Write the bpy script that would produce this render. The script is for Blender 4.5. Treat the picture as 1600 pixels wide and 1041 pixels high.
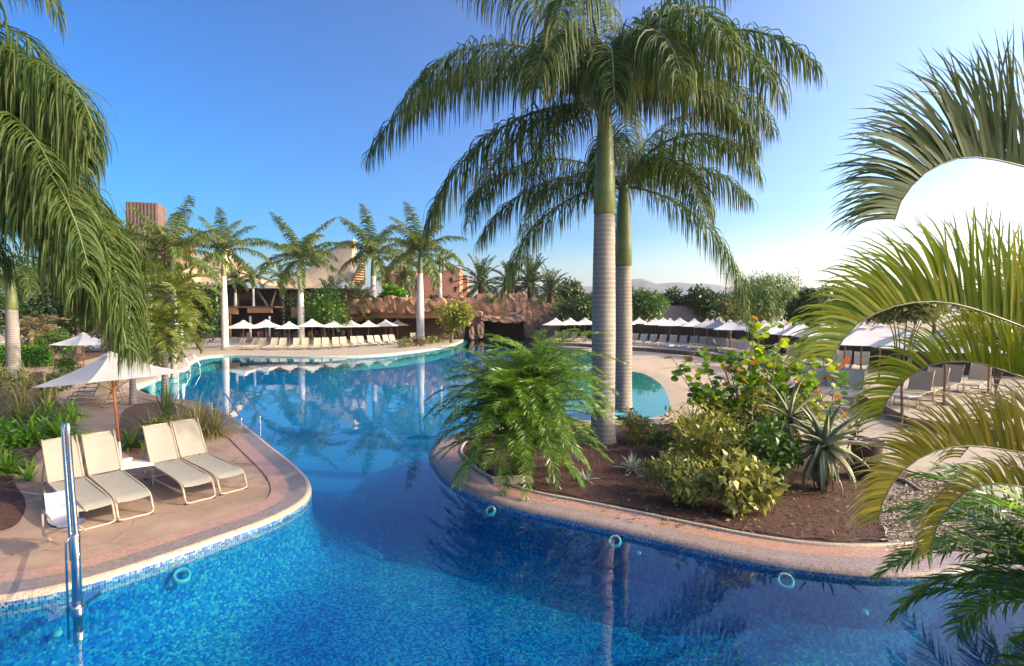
import bpy, bmesh, math, random
import numpy as np
from mathutils import Vector, Matrix, noise
from mathutils.geometry import tessellate_polygon

random.seed(7)
RNG = np.random.default_rng(11)
R = math.radians
sc = bpy.context.scene
COL = sc.collection
for o in list(bpy.data.objects):
    bpy.data.objects.remove(o)

# ------------------------------------------------------------------ camera
F_PX, HOR, CAMH = 820.0, 490.0, 3.35
PITCH = math.atan((520.5 - HOR) / F_PX)
cam_d = bpy.data.cameras.new("camera")
cam = bpy.data.objects.new("camera", cam_d)
COL.objects.link(cam)
cam.location = (0, 0, CAMH)
cam.rotation_euler = (math.pi / 2 - PITCH, 0, 0)
cam_d.sensor_width = 36.0
cam_d.lens = 36.0 * F_PX / 1600.0
cam_d.clip_start = 0.05
cam_d.clip_end = 30000
sc.camera = cam

# ------------------------------------------------------------------ world, sun, exposure
SUN_AZ, SUN_EL = R(98), R(28)          # azimuth clockwise from +Y
w = bpy.data.worlds.new("World")
sc.world = w
w.use_nodes = True
nt = w.node_tree
bg = nt.nodes["Background"]
sky = nt.nodes.new("ShaderNodeTexSky")
sky.sky_type = 'NISHITA'
sky.sun_disc = False
sky.sun_elevation = SUN_EL
sky.sun_rotation = SUN_AZ
sky.altitude = 0
sky.air_density = 1.0
sky.dust_density = 3.0
sky.ozone_density = 2.0
hs = nt.nodes.new("ShaderNodeHueSaturation")
hs.inputs["Saturation"].default_value = 2.1
hs.inputs["Hue"].default_value = 0.507
sk1 = nt.nodes.new("ShaderNodeVectorMath"); sk1.operation = 'SCALE'; sk1.inputs["Scale"].default_value = 0.33
skg = nt.nodes.new("ShaderNodeGamma"); skg.inputs["Gamma"].default_value = 1.35
sk2 = nt.nodes.new("ShaderNodeVectorMath"); sk2.operation = 'SCALE'; sk2.inputs["Scale"].default_value = 1.0 / 0.33
nt.links.new(sky.outputs[0], sk1.inputs[0]); nt.links.new(sk1.outputs[0], skg.inputs["Color"])
nt.links.new(skg.outputs[0], sk2.inputs[0]); nt.links.new(sk2.outputs[0], hs.inputs["Color"])
# forward scattering of the sea haze: pale glow that widens from the sun and thickens to the horizon
def wmath(op, a, b_=None):
    q = nt.nodes.new("ShaderNodeMath"); q.operation = op
    for k_, x_ in enumerate((a, b_)):
        if x_ is None: continue
        if isinstance(x_, (int, float)): q.inputs[k_].default_value = x_
        else: nt.links.new(x_, q.inputs[k_])
    return q.outputs[0]
wtc = nt.nodes.new("ShaderNodeTexCoord")
wdot = nt.nodes.new("ShaderNodeVectorMath"); wdot.operation = 'DOT_PRODUCT'
nt.links.new(wtc.outputs["Generated"], wdot.inputs[0])
wdot.inputs[1].default_value = (math.sin(SUN_AZ) * math.cos(SUN_EL), math.cos(SUN_AZ) * math.cos(SUN_EL), math.sin(SUN_EL))
wsep = nt.nodes.new("ShaderNodeSeparateXYZ")
nt.links.new(wtc.outputs["Generated"], wsep.inputs[0])
air = wmath('DIVIDE', 0.21, wmath('ADD', wmath('MAXIMUM', wsep.outputs[2], 0.0), 0.1))
hg = wmath('DIVIDE', 1.0, wmath('POWER', wmath('SUBTRACT', 1.36, wmath('MULTIPLY', wdot.outputs["Value"], 1.2)), 2.2))
glow = nt.nodes.new("ShaderNodeMix"); glow.data_type = 'RGBA'; glow.blend_type = 'ADD'
glow.inputs["Factor"].default_value = 1.0
gcol = nt.nodes.new("ShaderNodeVectorMath"); gcol.operation = 'SCALE'
gcol.inputs[0].default_value = (1.45, 1.42, 1.34)
nt.links.new(wmath('MULTIPLY', air, hg), gcol.inputs["Scale"])
nt.links.new(hs.outputs[0], glow.inputs["A"])
nt.links.new(gcol.outputs[0], glow.inputs["B"])
nt.links.new(glow.outputs["Result"], bg.inputs["Color"])
bg.inputs["Strength"].default_value = 0.15
sun_d = bpy.data.lights.new("sun", 'SUN')
sun = bpy.data.objects.new("sun", sun_d)
COL.objects.link(sun)
sun_d.energy = 3.5
sun_d.angle = R(0.5)
sun_d.color = (1.0, 0.88, 0.71)
sd = Vector((math.sin(SUN_AZ) * math.cos(SUN_EL), math.cos(SUN_AZ) * math.cos(SUN_EL), math.sin(SUN_EL)))
sun.rotation_euler = sd.to_track_quat('Z', 'Y').to_euler()
sun.location = (60, 5, 60)
sc.view_settings.view_transform = 'Standard'
sc.view_settings.look = 'None'
sc.view_settings.exposure = 0.74
sc.view_settings.gamma = 1.0
sc.view_settings.use_curve_mapping = False
sc.cycles.max_bounces = 10
sc.cycles.transparent_max_bounces = 24

# ------------------------------------------------------------------ helpers: measuring
def ray(px, py):
    u, v = (px - 800.0) / F_PX, (520.5 - py) / F_PX
    c, s = math.cos(PITCH), math.sin(PITCH)
    return Vector((u, c + v * s, -s + v * c))

def at(px, py, z=0.0):
    d = ray(px, py)
    t = (z - CAMH) / d.z
    return Vector((d.x * t, d.y * t, z))

def atY(px, py, Y):
    d = ray(px, py)
    t = Y / d.y
    return Vector((d.x * t, Y, CAMH + d.z * t))

ORD = ["first", "second", "third", "fourth", "fifth", "sixth", "seventh", "eighth", "ninth", "tenth",
       "eleventh", "twelfth", "thirteenth", "fourteenth", "fifteenth", "sixteenth", "seventeenth",
       "eighteenth", "nineteenth", "twentieth", "twenty-first", "twenty-second", "twenty-third",
       "twenty-fourth", "twenty-fifth", "twenty-sixth", "twenty-seventh", "twenty-eighth", "twenty-ninth", "thirtieth"]

# ------------------------------------------------------------------ helpers: materials
def newmat(name):
    m = bpy.data.materials.new(name)
    m.use_nodes = True
    return m, m.node_tree, m.node_tree.nodes["Principled BSDF"]

def ramp(nt, stops):
    r = nt.nodes.new("ShaderNodeValToRGB")
    el = r.color_ramp.elements
    while len(el) > 1:
        el.remove(el[0])
    el[0].position = stops[0][0]
    el[0].color = (*stops[0][1], 1)
    for p, c in stops[1:]:
        e = el.new(p)
        e.color = (*c, 1)
    return r

def pmat(name, c1, c2=None, scale=4.0, rough=0.7, bump=0.0, bscale=None, metal=0.0, spec=0.5, detail=6, c3=None, transl=0.0):
    m, nt, b = newmat(name)
    b.inputs["Roughness"].default_value = rough
    b.inputs["Metallic"].default_value = metal
    b.inputs["Specular IOR Level"].default_value = spec
    if c2 is None:
        b.inputs["Base Color"].default_value = (*c1, 1)
    tc = nt.nodes.new("ShaderNodeTexCoord")
    if c2 is not None:
        n = nt.nodes.new("ShaderNodeTexNoise")
        n.inputs["Scale"].default_value = scale
        n.inputs["Detail"].default_value = detail
        n.inputs["Roughness"].default_value = 0.65
        nt.links.new(tc.outputs["Object"], n.inputs["Vector"])
        st = [(0.3, c1), (0.7, c2)] if c3 is None else [(0.28, c1), (0.5, c2), (0.72, c3)]
        r = ramp(nt, st)
        nt.links.new(n.outputs["Fac"], r.inputs["Fac"])
        nt.links.new(r.outputs[0], b.inputs["Base Color"])
        if transl > 0:
            t = nt.nodes.new("ShaderNodeBsdfTranslucent")
            nt.links.new(r.outputs[0], t.inputs["Color"])
            mx = nt.nodes.new("ShaderNodeMixShader")
            mx.inputs[0].default_value = transl
            out = nt.nodes["Material Output"]
            nt.links.new(b.outputs[0], mx.inputs[1])
            nt.links.new(t.outputs[0], mx.inputs[2])
            nt.links.new(mx.outputs[0], out.inputs["Surface"])
    if bump > 0:
        n2 = nt.nodes.new("ShaderNodeTexNoise")
        n2.inputs["Scale"].default_value = bscale or scale * 4
        n2.inputs["Detail"].default_value = 8
        nt.links.new(tc.outputs["Object"], n2.inputs["Vector"])
        bp = nt.nodes.new("ShaderNodeBump")
        bp.inputs["Strength"].default_value = bump
        bp.inputs["Distance"].default_value = 0.05
        nt.links.new(n2.outputs["Fac"], bp.inputs["Height"])
        nt.links.new(bp.outputs[0], b.inputs["Normal"])
    return m

def leafmat(name, c1, c2, tip=None, tip0=0.7, transl=0.35, tcol=None, rough=0.42, spec=0.5):
    m, nt, b = newmat(name)
    b.inputs["Roughness"].default_value = rough
    b.inputs["Specular IOR Level"].default_value = spec
    a = nt.nodes.new("ShaderNodeAttribute")
    a.attribute_name = "tint"
    r = ramp(nt, [(0.0, c1), (1.0, c2)])
    nt.links.new(a.outputs["Fac"], r.inputs["Fac"])
    col = r.outputs[0]
    if tip is not None:
        a2 = nt.nodes.new("ShaderNodeAttribute")
        a2.attribute_name = "tip"
        mr = nt.nodes.new("ShaderNodeMapRange")
        mr.inputs["From Min"].default_value = tip0
        mr.inputs["From Max"].default_value = 1.0
        nt.links.new(a2.outputs["Fac"], mr.inputs["Value"])
        mx = nt.nodes.new("ShaderNodeMix")
        mx.data_type = 'RGBA'
        nt.links.new(mr.outputs[0], mx.inputs["Factor"])
        nt.links.new(col, mx.inputs["A"])
        mx.inputs["B"].default_value = (*tip, 1)
        col = mx.outputs["Result"]
    nt.links.new(col, b.inputs["Base Color"])
    t = nt.nodes.new("ShaderNodeBsdfTranslucent")
    if tcol:
        mm = nt.nodes.new("ShaderNodeMix")
        mm.data_type = 'RGBA'
        mm.blend_type = 'MULTIPLY'
        mm.inputs["Factor"].default_value = 1.0
        nt.links.new(col, mm.inputs["A"])
        mm.inputs["B"].default_value = (*tcol, 1)
        nt.links.new(mm.outputs["Result"], t.inputs["Color"])
    else:
        nt.links.new(col, t.inputs["Color"])
    ms = nt.nodes.new("ShaderNodeMixShader")
    ms.inputs[0].default_value = transl
    nt.links.new(b.outputs[0], ms.inputs[1])
    nt.links.new(t.outputs[0], ms.inputs[2])
    nt.links.new(ms.outputs[0], nt.nodes["Material Output"].inputs["Surface"])
    return m

def mosaic(name, stops, tile=0.025, uv=True, rough=0.35, grout=(0.35, 0.33, 0.3), big=None, bigscale=0.6, gw=0.08, far=None, spec=0.4):
    """little square tiles: one random colour per tile, thin grout, large patches of wear"""
    m, nt, b = newmat(name)
    b.inputs["Roughness"].default_value = rough
    b.inputs["Specular IOR Level"].default_value = spec
    L = nt.links
    tc = nt.nodes.new("ShaderNodeTexCoord")
    src = tc.outputs["UV"] if uv else tc.outputs["Object"]
    vs = nt.nodes.new("ShaderNodeVectorMath"); vs.operation = 'SCALE'
    vs.inputs["Scale"].default_value = 1.0 / tile
    L.new(src, vs.inputs[0])
    fl = nt.nodes.new("ShaderNodeVectorMath"); fl.operation = 'FLOOR'
    L.new(vs.outputs[0], fl.inputs[0])
    wn = nt.nodes.new("ShaderNodeTexWhiteNoise"); wn.noise_dimensions = '3D'
    L.new(fl.outputs[0], wn.inputs["Vector"])
    nz = nt.nodes.new("ShaderNodeTexNoise")
    nz.inputs["Scale"].default_value = bigscale
    nz.inputs["Detail"].default_value = 5
    L.new(src, nz.inputs["Vector"])
    fac = wn.outputs["Value"]
    if big:
        ad = nt.nodes.new("ShaderNodeMath"); ad.operation = 'MULTIPLY_ADD'
        L.new(nz.outputs["Fac"], ad.inputs[0]); ad.inputs[1].default_value = big
        sb = nt.nodes.new("ShaderNodeMath"); sb.operation = 'ADD'
        L.new(fac, sb.inputs[0]); sb.inputs[1].default_value = -0.5 * big
        L.new(sb.outputs[0], ad.inputs[2])
        fac = ad.outputs[0]
    r = ramp(nt, stops)
    L.new(fac, r.inputs["Fac"])
    fr = nt.nodes.new("ShaderNodeVectorMath"); fr.operation = 'FRACTION'
    L.new(vs.outputs[0], fr.inputs[0])
    sp = nt.nodes.new("ShaderNodeSeparateXYZ"); L.new(fr.outputs[0], sp.inputs[0])
    mn = nt.nodes.new("ShaderNodeMath"); mn.operation = 'MINIMUM'
    L.new(sp.outputs[0], mn.inputs[0]); L.new(sp.outputs[1], mn.inputs[1])
    lt = nt.nodes.new("ShaderNodeMath"); lt.operation = 'LESS_THAN'
    L.new(mn.outputs[0], lt.inputs[0]); lt.inputs[1].default_value = gw
    mx = nt.nodes.new("ShaderNodeMix"); mx.data_type = 'RGBA'
    L.new(lt.outputs[0], mx.inputs["Factor"])
    L.new(r.outputs[0], mx.inputs["A"]); mx.inputs["B"].default_value = (*grout, 1)
    col = mx.outputs["Result"]
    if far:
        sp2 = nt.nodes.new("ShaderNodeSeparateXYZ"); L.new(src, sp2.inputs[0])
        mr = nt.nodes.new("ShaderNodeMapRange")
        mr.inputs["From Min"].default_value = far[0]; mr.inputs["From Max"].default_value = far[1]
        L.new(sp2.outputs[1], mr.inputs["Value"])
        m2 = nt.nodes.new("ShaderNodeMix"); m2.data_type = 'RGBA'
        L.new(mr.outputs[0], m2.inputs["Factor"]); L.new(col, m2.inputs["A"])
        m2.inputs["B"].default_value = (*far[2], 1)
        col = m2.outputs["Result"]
    L.new(col, b.inputs["Base Color"])
    return m

M = {}
def build_materials():
    # ground
    m, nt, b = newmat("deck_concrete")
    L = nt.links
    tc = nt.nodes.new("ShaderNodeTexCoord")
    n1 = nt.nodes.new("ShaderNodeTexNoise"); n1.inputs["Scale"].default_value = 0.8; n1.inputs["Detail"].default_value = 9; n1.inputs["Roughness"].default_value = 0.7
    L.new(tc.outputs["Object"], n1.inputs["Vector"])
    r1 = ramp(nt, [(0.25, (0.13, 0.08, 0.06)), (0.42, (0.245, 0.165, 0.12)), (0.55, (0.31, 0.215, 0.155)), (0.75, (0.40, 0.295, 0.215))])
    L.new(n1.outputs["Fac"], r1.inputs["Fac"])
    vo = nt.nodes.new("ShaderNodeTexVoronoi"); vo.feature = 'DISTANCE_TO_EDGE'; vo.inputs["Scale"].default_value = 0.55
    nd = nt.nodes.new("ShaderNodeTexNoise"); nd.inputs["Scale"].default_value = 1.7; nd.inputs["Detail"].default_value = 5
    L.new(tc.outputs["Object"], nd.inputs["Vector"])
    va = nt.nodes.new("ShaderNodeVectorMath"); va.operation = 'MULTIPLY_ADD'
    L.new(nd.outputs["Color"], va.inputs[0]); va.inputs[1].default_value = (0.9, 0.9, 0.0); L.new(tc.outputs["Object"], va.inputs[2])
    L.new(va.outputs[0], vo.inputs["Vector"])
    lt = nt.nodes.new("ShaderNodeMapRange"); lt.inputs["From Min"].default_value = 0.0; lt.inputs["From Max"].default_value = 0.012
    L.new(vo.outputs["Distance"], lt.inputs["Value"])
    mx = nt.nodes.new("ShaderNodeMix"); mx.data_type = 'RGBA'
    L.new(lt.outputs[0], mx.inputs["Factor"]); mx.inputs["A"].default_value = (0.2, 0.13, 0.1, 1); L.new(r1.outputs[0], mx.inputs["B"])
    L.new(mx.outputs["Result"], b.inputs["Base Color"])
    b.inputs["Roughness"].default_value = 0.75
    n2 = nt.nodes.new("ShaderNodeTexNoise"); n2.inputs["Scale"].default_value = 30; n2.inputs["Detail"].default_value = 8
    L.new(tc.outputs["Object"], n2.inputs["Vector"])
    bp = nt.nodes.new("ShaderNodeBump"); bp.inputs["Strength"].default_value = 0.25; bp.inputs["Distance"].default_value = 0.02
    L.new(n2.outputs["Fac"], bp.inputs["Height"]); L.new(bp.outputs[0], b.inputs["Normal"])
    M['deck'] = m
    M['ground'] = pmat("ground_earth", (0.22, 0.165, 0.11), (0.38, 0.30, 0.21), 0.35, 0.9, 0.4, 6)
    M['sand'] = pmat("beach_sand", (0.28, 0.21, 0.14), (0.44, 0.34, 0.23), 0.5, 0.9, 0.15, 9, c3=(0.36, 0.28, 0.19))
    M['path'] = pmat("path_concrete", (0.27, 0.225, 0.17), (0.38, 0.32, 0.25), 1.2, 0.8, 0.15, 30)
    M['mulch'] = pmat("mulch", (0.024, 0.009, 0.006), (0.075, 0.030, 0.018), 14, 0.95, 1.0, 42, c3=(0.125, 0.058, 0.036))
    M['chip'] = pmat("bark_chip", (0.045, 0.016, 0.01), (0.17, 0.078, 0.047), 25, 0.9)
    M['litter'] = pmat("dry_litter", (0.16, 0.12, 0.085), (0.34, 0.28, 0.21), 9, 0.95, 0.8, 40)
    M['straw'] = pmat("litter_straw", (0.25, 0.19, 0.13), (0.50, 0.43, 0.33), 12, 0.9)
    M['soil'] = pmat("planting_soil", (0.05, 0.025, 0.015), (0.16, 0.09, 0.06), 6, 0.95, 0.8, 30)
    # pool
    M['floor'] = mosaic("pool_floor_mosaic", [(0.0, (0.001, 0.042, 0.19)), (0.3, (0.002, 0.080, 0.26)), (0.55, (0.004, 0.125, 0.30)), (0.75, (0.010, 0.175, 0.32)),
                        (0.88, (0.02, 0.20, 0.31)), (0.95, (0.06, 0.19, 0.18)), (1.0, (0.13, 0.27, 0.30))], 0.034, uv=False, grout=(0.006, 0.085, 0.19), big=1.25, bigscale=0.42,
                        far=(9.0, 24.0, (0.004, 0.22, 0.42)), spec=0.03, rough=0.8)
    M['band'] = mosaic("navy_mosaic_band", [(0.0, (0.001, 0.028, 0.13)), (0.5, (0.003, 0.06, 0.18)), (0.85, (0.008, 0.10, 0.21)), (1.0, (0.06, 0.13, 0.14))], 0.034, uv=True, grout=(0.006, 0.05, 0.12), big=0.8, bigscale=0.6, spec=0.03, rough=0.8)
    M['wall_tile'] = mosaic("waterline_mosaic", [(0.0, (0.003, 0.03, 0.16)), (0.4, (0.008, 0.09, 0.27)), (0.7, (0.03, 0.18, 0.34)), (0.88, (0.20, 0.28, 0.31)), (1.0, (0.22, 0.17, 0.11))], 0.03, rough=0.3, grout=(0.4, 0.4, 0.4), gw=0.06)
    M['pink'] = mosaic("pink_mosaic", [(0.0, (0.24, 0.115, 0.08)), (0.5, (0.34, 0.175, 0.125)), (1.0, (0.42, 0.25, 0.18))], 0.028, grout=(0.42, 0.31, 0.24), big=0.5, bigscale=1.2, gw=0.12)
    M['grey'] = mosaic("grey_mosaic", [(0.0, (0.10, 0.08, 0.066)), (0.5, (0.165, 0.13, 0.11)), (1.0, (0.24, 0.19, 0.16))], 0.028, grout=(0.30, 0.25, 0.22), big=0.5, bigscale=1.2, gw=0.12)
    M['mauve'] = mosaic("mauve_mosaic", [(0.0, (0.135, 0.10, 0.09)), (0.5, (0.215, 0.16, 0.145)), (1.0, (0.29, 0.225, 0.205))], 0.028, grout=(0.36, 0.295, 0.27), big=0.5, bigscale=1.2, gw=0.12)
    M['cream'] = mosaic("cream_mosaic", [(0.0, (0.28, 0.215, 0.15)), (0.5, (0.38, 0.30, 0.21)), (1.0, (0.46, 0.38, 0.28))], 0.028, grout=(0.5, 0.44, 0.36), big=0.5, bigscale=1.5)
    M['pale'] = pmat("pale_stone_edge", (0.30, 0.25, 0.19), (0.44, 0.38, 0.30), 1.5, 0.8, 0.2, 10)
    M['lip'] = pmat("pale_pool_lip", (0.32, 0.36, 0.37), (0.44, 0.48, 0.48), 1.0, 0.5)
    m, nt, b = newmat("pool_water")
    L = nt.links
    nt.nodes.remove(b)
    geo = nt.nodes.new("ShaderNodeNewGeometry")
    dt = nt.nodes.new("ShaderNodeVectorMath"); dt.operation = 'DOT_PRODUCT'
    def mth(op, a, b_=None):
        q = nt.nodes.new("ShaderNodeMath"); q.operation = op
        for k, x in enumerate((a, b_)):
            if x is None: continue
            if isinstance(x, (int, float)): q.inputs[k].default_value = x
            else: L.new(x, q.inputs[k])
        return q.outputs[0]
    L.new(geo.outputs["Incoming"], dt.inputs[1])
    cosv = mth('MINIMUM', mth('ABSOLUTE', dt.outputs["Value"]), 1.0)
    fres = mth('ADD', mth('MULTIPLY', mth('POWER', mth('SUBTRACT', 1.0, cosv), 4.8), 0.88), 0.085)
    tr = nt.nodes.new("ShaderNodeBsdfTransparent"); tr.inputs["Color"].default_value = (0.30, 0.90, 0.98, 1)
    gl = nt.nodes.new("ShaderNodeBsdfGlossy"); gl.inputs["Roughness"].default_value = 0.0
    tc = nt.nodes.new("ShaderNodeTexCoord")
    mp = nt.nodes.new("ShaderNodeMapping"); mp.inputs["Scale"].default_value = (1.0, 0.7, 1.0)
    L.new(tc.outputs["Object"], mp.inputs["Vector"])
    n1 = nt.nodes.new("ShaderNodeTexNoise"); n1.inputs["Scale"].default_value = 1.1; n1.inputs["Detail"].default_value = 3
    L.new(mp.outputs[0], n1.inputs["Vector"])
    bp = nt.nodes.new("ShaderNodeBump"); bp.inputs["Strength"].default_value = 0.15; bp.inputs["Distance"].default_value = 0.035
    L.new(n1.outputs["Fac"], bp.inputs["Height"])
    L.new(bp.outputs[0], gl.inputs["Normal"]); L.new(bp.outputs[0], dt.inputs[0])
    ms = nt.nodes.new("ShaderNodeMixShader")
    L.new(fres, ms.inputs[0]); L.new(tr.outputs[0], ms.inputs[1]); L.new(gl.outputs[0], ms.inputs[2])
    L.new(ms.outputs[0], nt.nodes["Material Output"].inputs["Surface"])
    M['water'] = m
    # trunks
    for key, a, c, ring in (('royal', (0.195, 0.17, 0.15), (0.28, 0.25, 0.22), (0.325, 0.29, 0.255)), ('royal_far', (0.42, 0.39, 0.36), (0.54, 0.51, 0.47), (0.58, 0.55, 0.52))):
        m, nt, b = newmat("palm_trunk_" + key)
        L = nt.links
        tc = nt.nodes.new("ShaderNodeTexCoord")
        n = nt.nodes.new("ShaderNodeTexNoise"); n.inputs["Scale"].default_value = 3.0; n.inputs["Detail"].default_value = 8
        mp = nt.nodes.new("ShaderNodeMapping"); mp.inputs["Scale"].default_value = (1, 1, 0.35)
        L.new(tc.outputs["Object"], mp.inputs["Vector"]); L.new(mp.outputs[0], n.inputs["Vector"])
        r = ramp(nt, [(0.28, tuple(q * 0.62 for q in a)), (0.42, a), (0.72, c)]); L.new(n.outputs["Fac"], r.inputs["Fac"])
        wv = nt.nodes.new("ShaderNodeTexWave"); wv.bands_direction = 'Z'; wv.inputs["Scale"].default_value = 2.6 if key == 'royal' else 1.6
        wv.inputs["Distortion"].default_value = 1.6; wv.inputs["Detail"].default_value = 2
        L.new(tc.outputs["Object"], wv.inputs["Vector"])
        rr = ramp(nt, [(0.0, (0, 0, 0)), (0.86, (0, 0, 0)), (0.96, (1, 1, 1))]); L.new(wv.outputs["Fac"], rr.inputs["Fac"])
        mx = nt.nodes.new("ShaderNodeMix"); mx.data_type = 'RGBA'
        L.new(rr.outputs[0], mx.inputs["Factor"]); L.new(r.outputs[0], mx.inputs["A"]); mx.inputs["B"].default_value = (*ring, 1)
        L.new(mx.outputs["Result"], b.inputs["Base Color"]); b.inputs["Roughness"].default_value = 0.8
        bp = nt.nodes.new("ShaderNodeBump"); bp.inputs["Strength"].default_value = 0.10; bp.inputs["Distance"].default_value = 0.02
        L.new(wv.outputs["Fac"], bp.inputs["Height"]); L.new(bp.outputs[0], b.inputs["Normal"])
        M[key] = m
    M['shaft'] = pmat("palm_crownshaft", (0.085, 0.125, 0.032), (0.19, 0.225, 0.075), 2.6, 0.4, 0.05, 12)
    M['bark'] = pmat("brown_bark", (0.07, 0.045, 0.03), (0.19, 0.13, 0.09), 7, 0.9, 0.8, 18)
    M['datetrunk'] = pmat("date_palm_trunk", (0.09, 0.05, 0.03), (0.24, 0.15, 0.09), 9, 0.95, 1.0, 14)
    M['twig'] = pmat("twig_bark", (0.16, 0.11, 0.08), (0.32, 0.25, 0.19), 12, 0.9)
    # leaves
    M['royal_leaf'] = leafmat("royal_palm_leaf", (0.027, 0.055, 0.011), (0.076, 0.116, 0.025), (0.22, 0.17, 0.085), 0.70, 0.32, (1.6, 1.6, 0.7), rough=0.55, spec=0.3)
    M['royal_leaf_b'] = leafmat("royal_palm_leaf_bright", (0.031, 0.065, 0.010), (0.088, 0.126, 0.026), (0.26, 0.20, 0.10), 0.74, 0.35, (1.6, 1.6, 0.7), rough=0.55, spec=0.3)
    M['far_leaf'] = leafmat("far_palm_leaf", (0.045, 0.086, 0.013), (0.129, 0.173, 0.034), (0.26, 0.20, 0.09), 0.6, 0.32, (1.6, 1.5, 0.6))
    M['date_leaf'] = leafmat("date_palm_leaf", (0.039, 0.069, 0.020), (0.110, 0.150, 0.040), (0.20, 0.17, 0.08), 0.7, 0.25)
    M['pygmy_leaf'] = leafmat("pygmy_palm_leaf", (0.045, 0.110, 0.011), (0.163, 0.288, 0.022), (0.16, 0.17, 0.05), 0.8, 0.35, (1.6, 1.6, 0.6), rough=0.32)
    M['areca_leaf'] = leafmat("feather_palm_leaf", (0.040, 0.072, 0.024), (0.065, 0.105, 0.030), (0.13, 0.13, 0.07), 0.92, 0.30, (1.5, 1.7, 0.6), rough=0.6, spec=0.2)
    M['areca_yellow'] = leafmat("yellowing_palm_leaf", (0.075, 0.155, 0.018), (0.38, 0.35, 0.022), (0.24, 0.18, 0.11), 0.72, 0.52, (1.6, 1.7, 0.5), rough=0.55, spec=0.25)
    M['areca_old'] = leafmat("old_palm_leaf", (0.12, 0.135, 0.018), (0.40, 0.30, 0.03), (0.30, 0.25, 0.20), 0.48, 0.48, (1.5, 1.5, 0.6), rough=0.55, spec=0.25)
    M['rachis'] = pmat("leaf_stalk", (0.07, 0.10, 0.03), (0.14, 0.16, 0.06), 3, 0.5)
    M['rachis_pale'] = pmat("pale_leaf_stalk", (0.13, 0.14, 0.06), (0.22, 0.21, 0.10), 3, 0.45)
    M['fan_leaf'] = leafmat("yellow_green_palm_leaf", (0.083, 0.131, 0.014), (0.220, 0.250, 0.036), (0.33, 0.25, 0.09), 0.6, 0.35, (1.5, 1.5, 0.6))
    M['dry_leaf'] = leafmat("dry_palm_leaf", (0.14, 0.11, 0.045), (0.28, 0.21, 0.10), None, 0.6, 0.3)
    M['shrub_dark'] = leafmat("dark_shrub_leaf", (0.020, 0.054, 0.007), (0.061, 0.115, 0.017), None, 0.5, 0.25)
    M['shrub_mid'] = leafmat("mid_shrub_leaf", (0.033, 0.095, 0.009), (0.099, 0.189, 0.019), None, 0.5, 0.3)
    M['shrub_bright'] = leafmat("bright_shrub_leaf", (0.061, 0.203, 0.009), (0.143, 0.365, 0.022), None, 0.5, 0.35)
    M['shrub_yellow'] = leafmat("yellow_green_leaf", (0.115, 0.149, 0.022), (0.368, 0.345, 0.045), None, 0.5, 0.35)
    M['shrub_olive'] = leafmat("olive_leaf", (0.090, 0.120, 0.028), (0.240, 0.252, 0.070), None, 0.5, 0.3)
    M['vari'] = leafmat("variegated_leaf", (0.115, 0.151, 0.024), (0.437, 0.416, 0.096), None, 0.5, 0.3, rough=0.35)
    M['feather'] = leafmat("feathery_leaf", (0.083, 0.144, 0.028), (0.187, 0.275, 0.060), None, 0.5, 0.35)
    M['grass'] = leafmat("grass_blade", (0.092, 0.103, 0.025), (0.276, 0.241, 0.080), (0.34, 0.27, 0.13), 0.7, 0.3)
    M['strap'] = leafmat("strap_leaf", (0.086, 0.204, 0.013), (0.243, 0.423, 0.032), None, 0.7, 0.35, rough=0.35)
    M['cycad'] = leafmat("cycad_leaf", (0.039, 0.078, 0.011), (0.108, 0.175, 0.020), (0.14, 0.14, 0.05), 0.8, 0.25, rough=0.35)
    M['agave'] = leafmat("silver_agave_leaf", (0.20, 0.25, 0.19), (0.40, 0.43, 0.33), None, 0.8, 0.15)
    M['aloe'] = leafmat("aloe_leaf", (0.182, 0.195, 0.094), (0.406, 0.390, 0.209), (0.27, 0.19, 0.13), 0.75, 0.05, rough=0.45)
    M['aloe_dry'] = leafmat("dry_aloe_leaf", (0.16, 0.12, 0.08), (0.30, 0.24, 0.17), None, 0.75, 0.1, rough=0.6)
    M['grape_g'] = leafmat("round_leaf_green", (0.056, 0.128, 0.010), (0.160, 0.285, 0.020), None, 0.7, 0.38, (1.5, 1.7, 0.5), rough=0.35)
    M['grape_y'] = leafmat("round_leaf_lime", (0.168, 0.275, 0.020), (0.360, 0.400, 0.030), None, 0.7, 0.42, (1.5, 1.5, 0.5), rough=0.35)
    M['grape_o'] = leafmat("round_leaf_orange", (0.35, 0.09, 0.02), (0.50, 0.20, 0.03), None, 0.7, 0.4, rough=0.4)
    M['flower'] = leafmat("red_flower", (0.45, 0.06, 0.02), (0.60, 0.15, 0.05), None, 0.7, 0.3)
    # objects
    M['sling'] = pmat("lounger_sling", (0.235, 0.222, 0.19), (0.28, 0.266, 0.228), 3, 0.85, 0.12, 260)
    M['sling_far'] = pmat("far_lounger_sling", (0.37, 0.31, 0.225), (0.45, 0.385, 0.285), 1, 0.75)
    M['frame'] = pmat("lounger_frame", (0.30, 0.235, 0.175), (0.36, 0.29, 0.22), 5, 0.42)
    M['canvas'] = pmat("parasol_canvas", (0.66, 0.64, 0.59), (0.74, 0.72, 0.68), 2.0, 0.85, 0.08, 60, transl=0.18)
    M['wood'] = pmat("orange_wood", (0.32, 0.10, 0.025), (0.46, 0.17, 0.05), 6, 0.4)
    M['brownwood'] = pmat("brown_wood", (0.13, 0.06, 0.03), (0.24, 0.12, 0.06), 6, 0.6)
    M['white'] = pmat("white_paint", (0.60, 0.59, 0.57), (0.68, 0.67, 0.65), 5, 0.45)
    M['plastic'] = pmat("pale_plastic", (0.115, 0.12, 0.175), (0.15, 0.155, 0.215), 4, 0.4)
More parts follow.
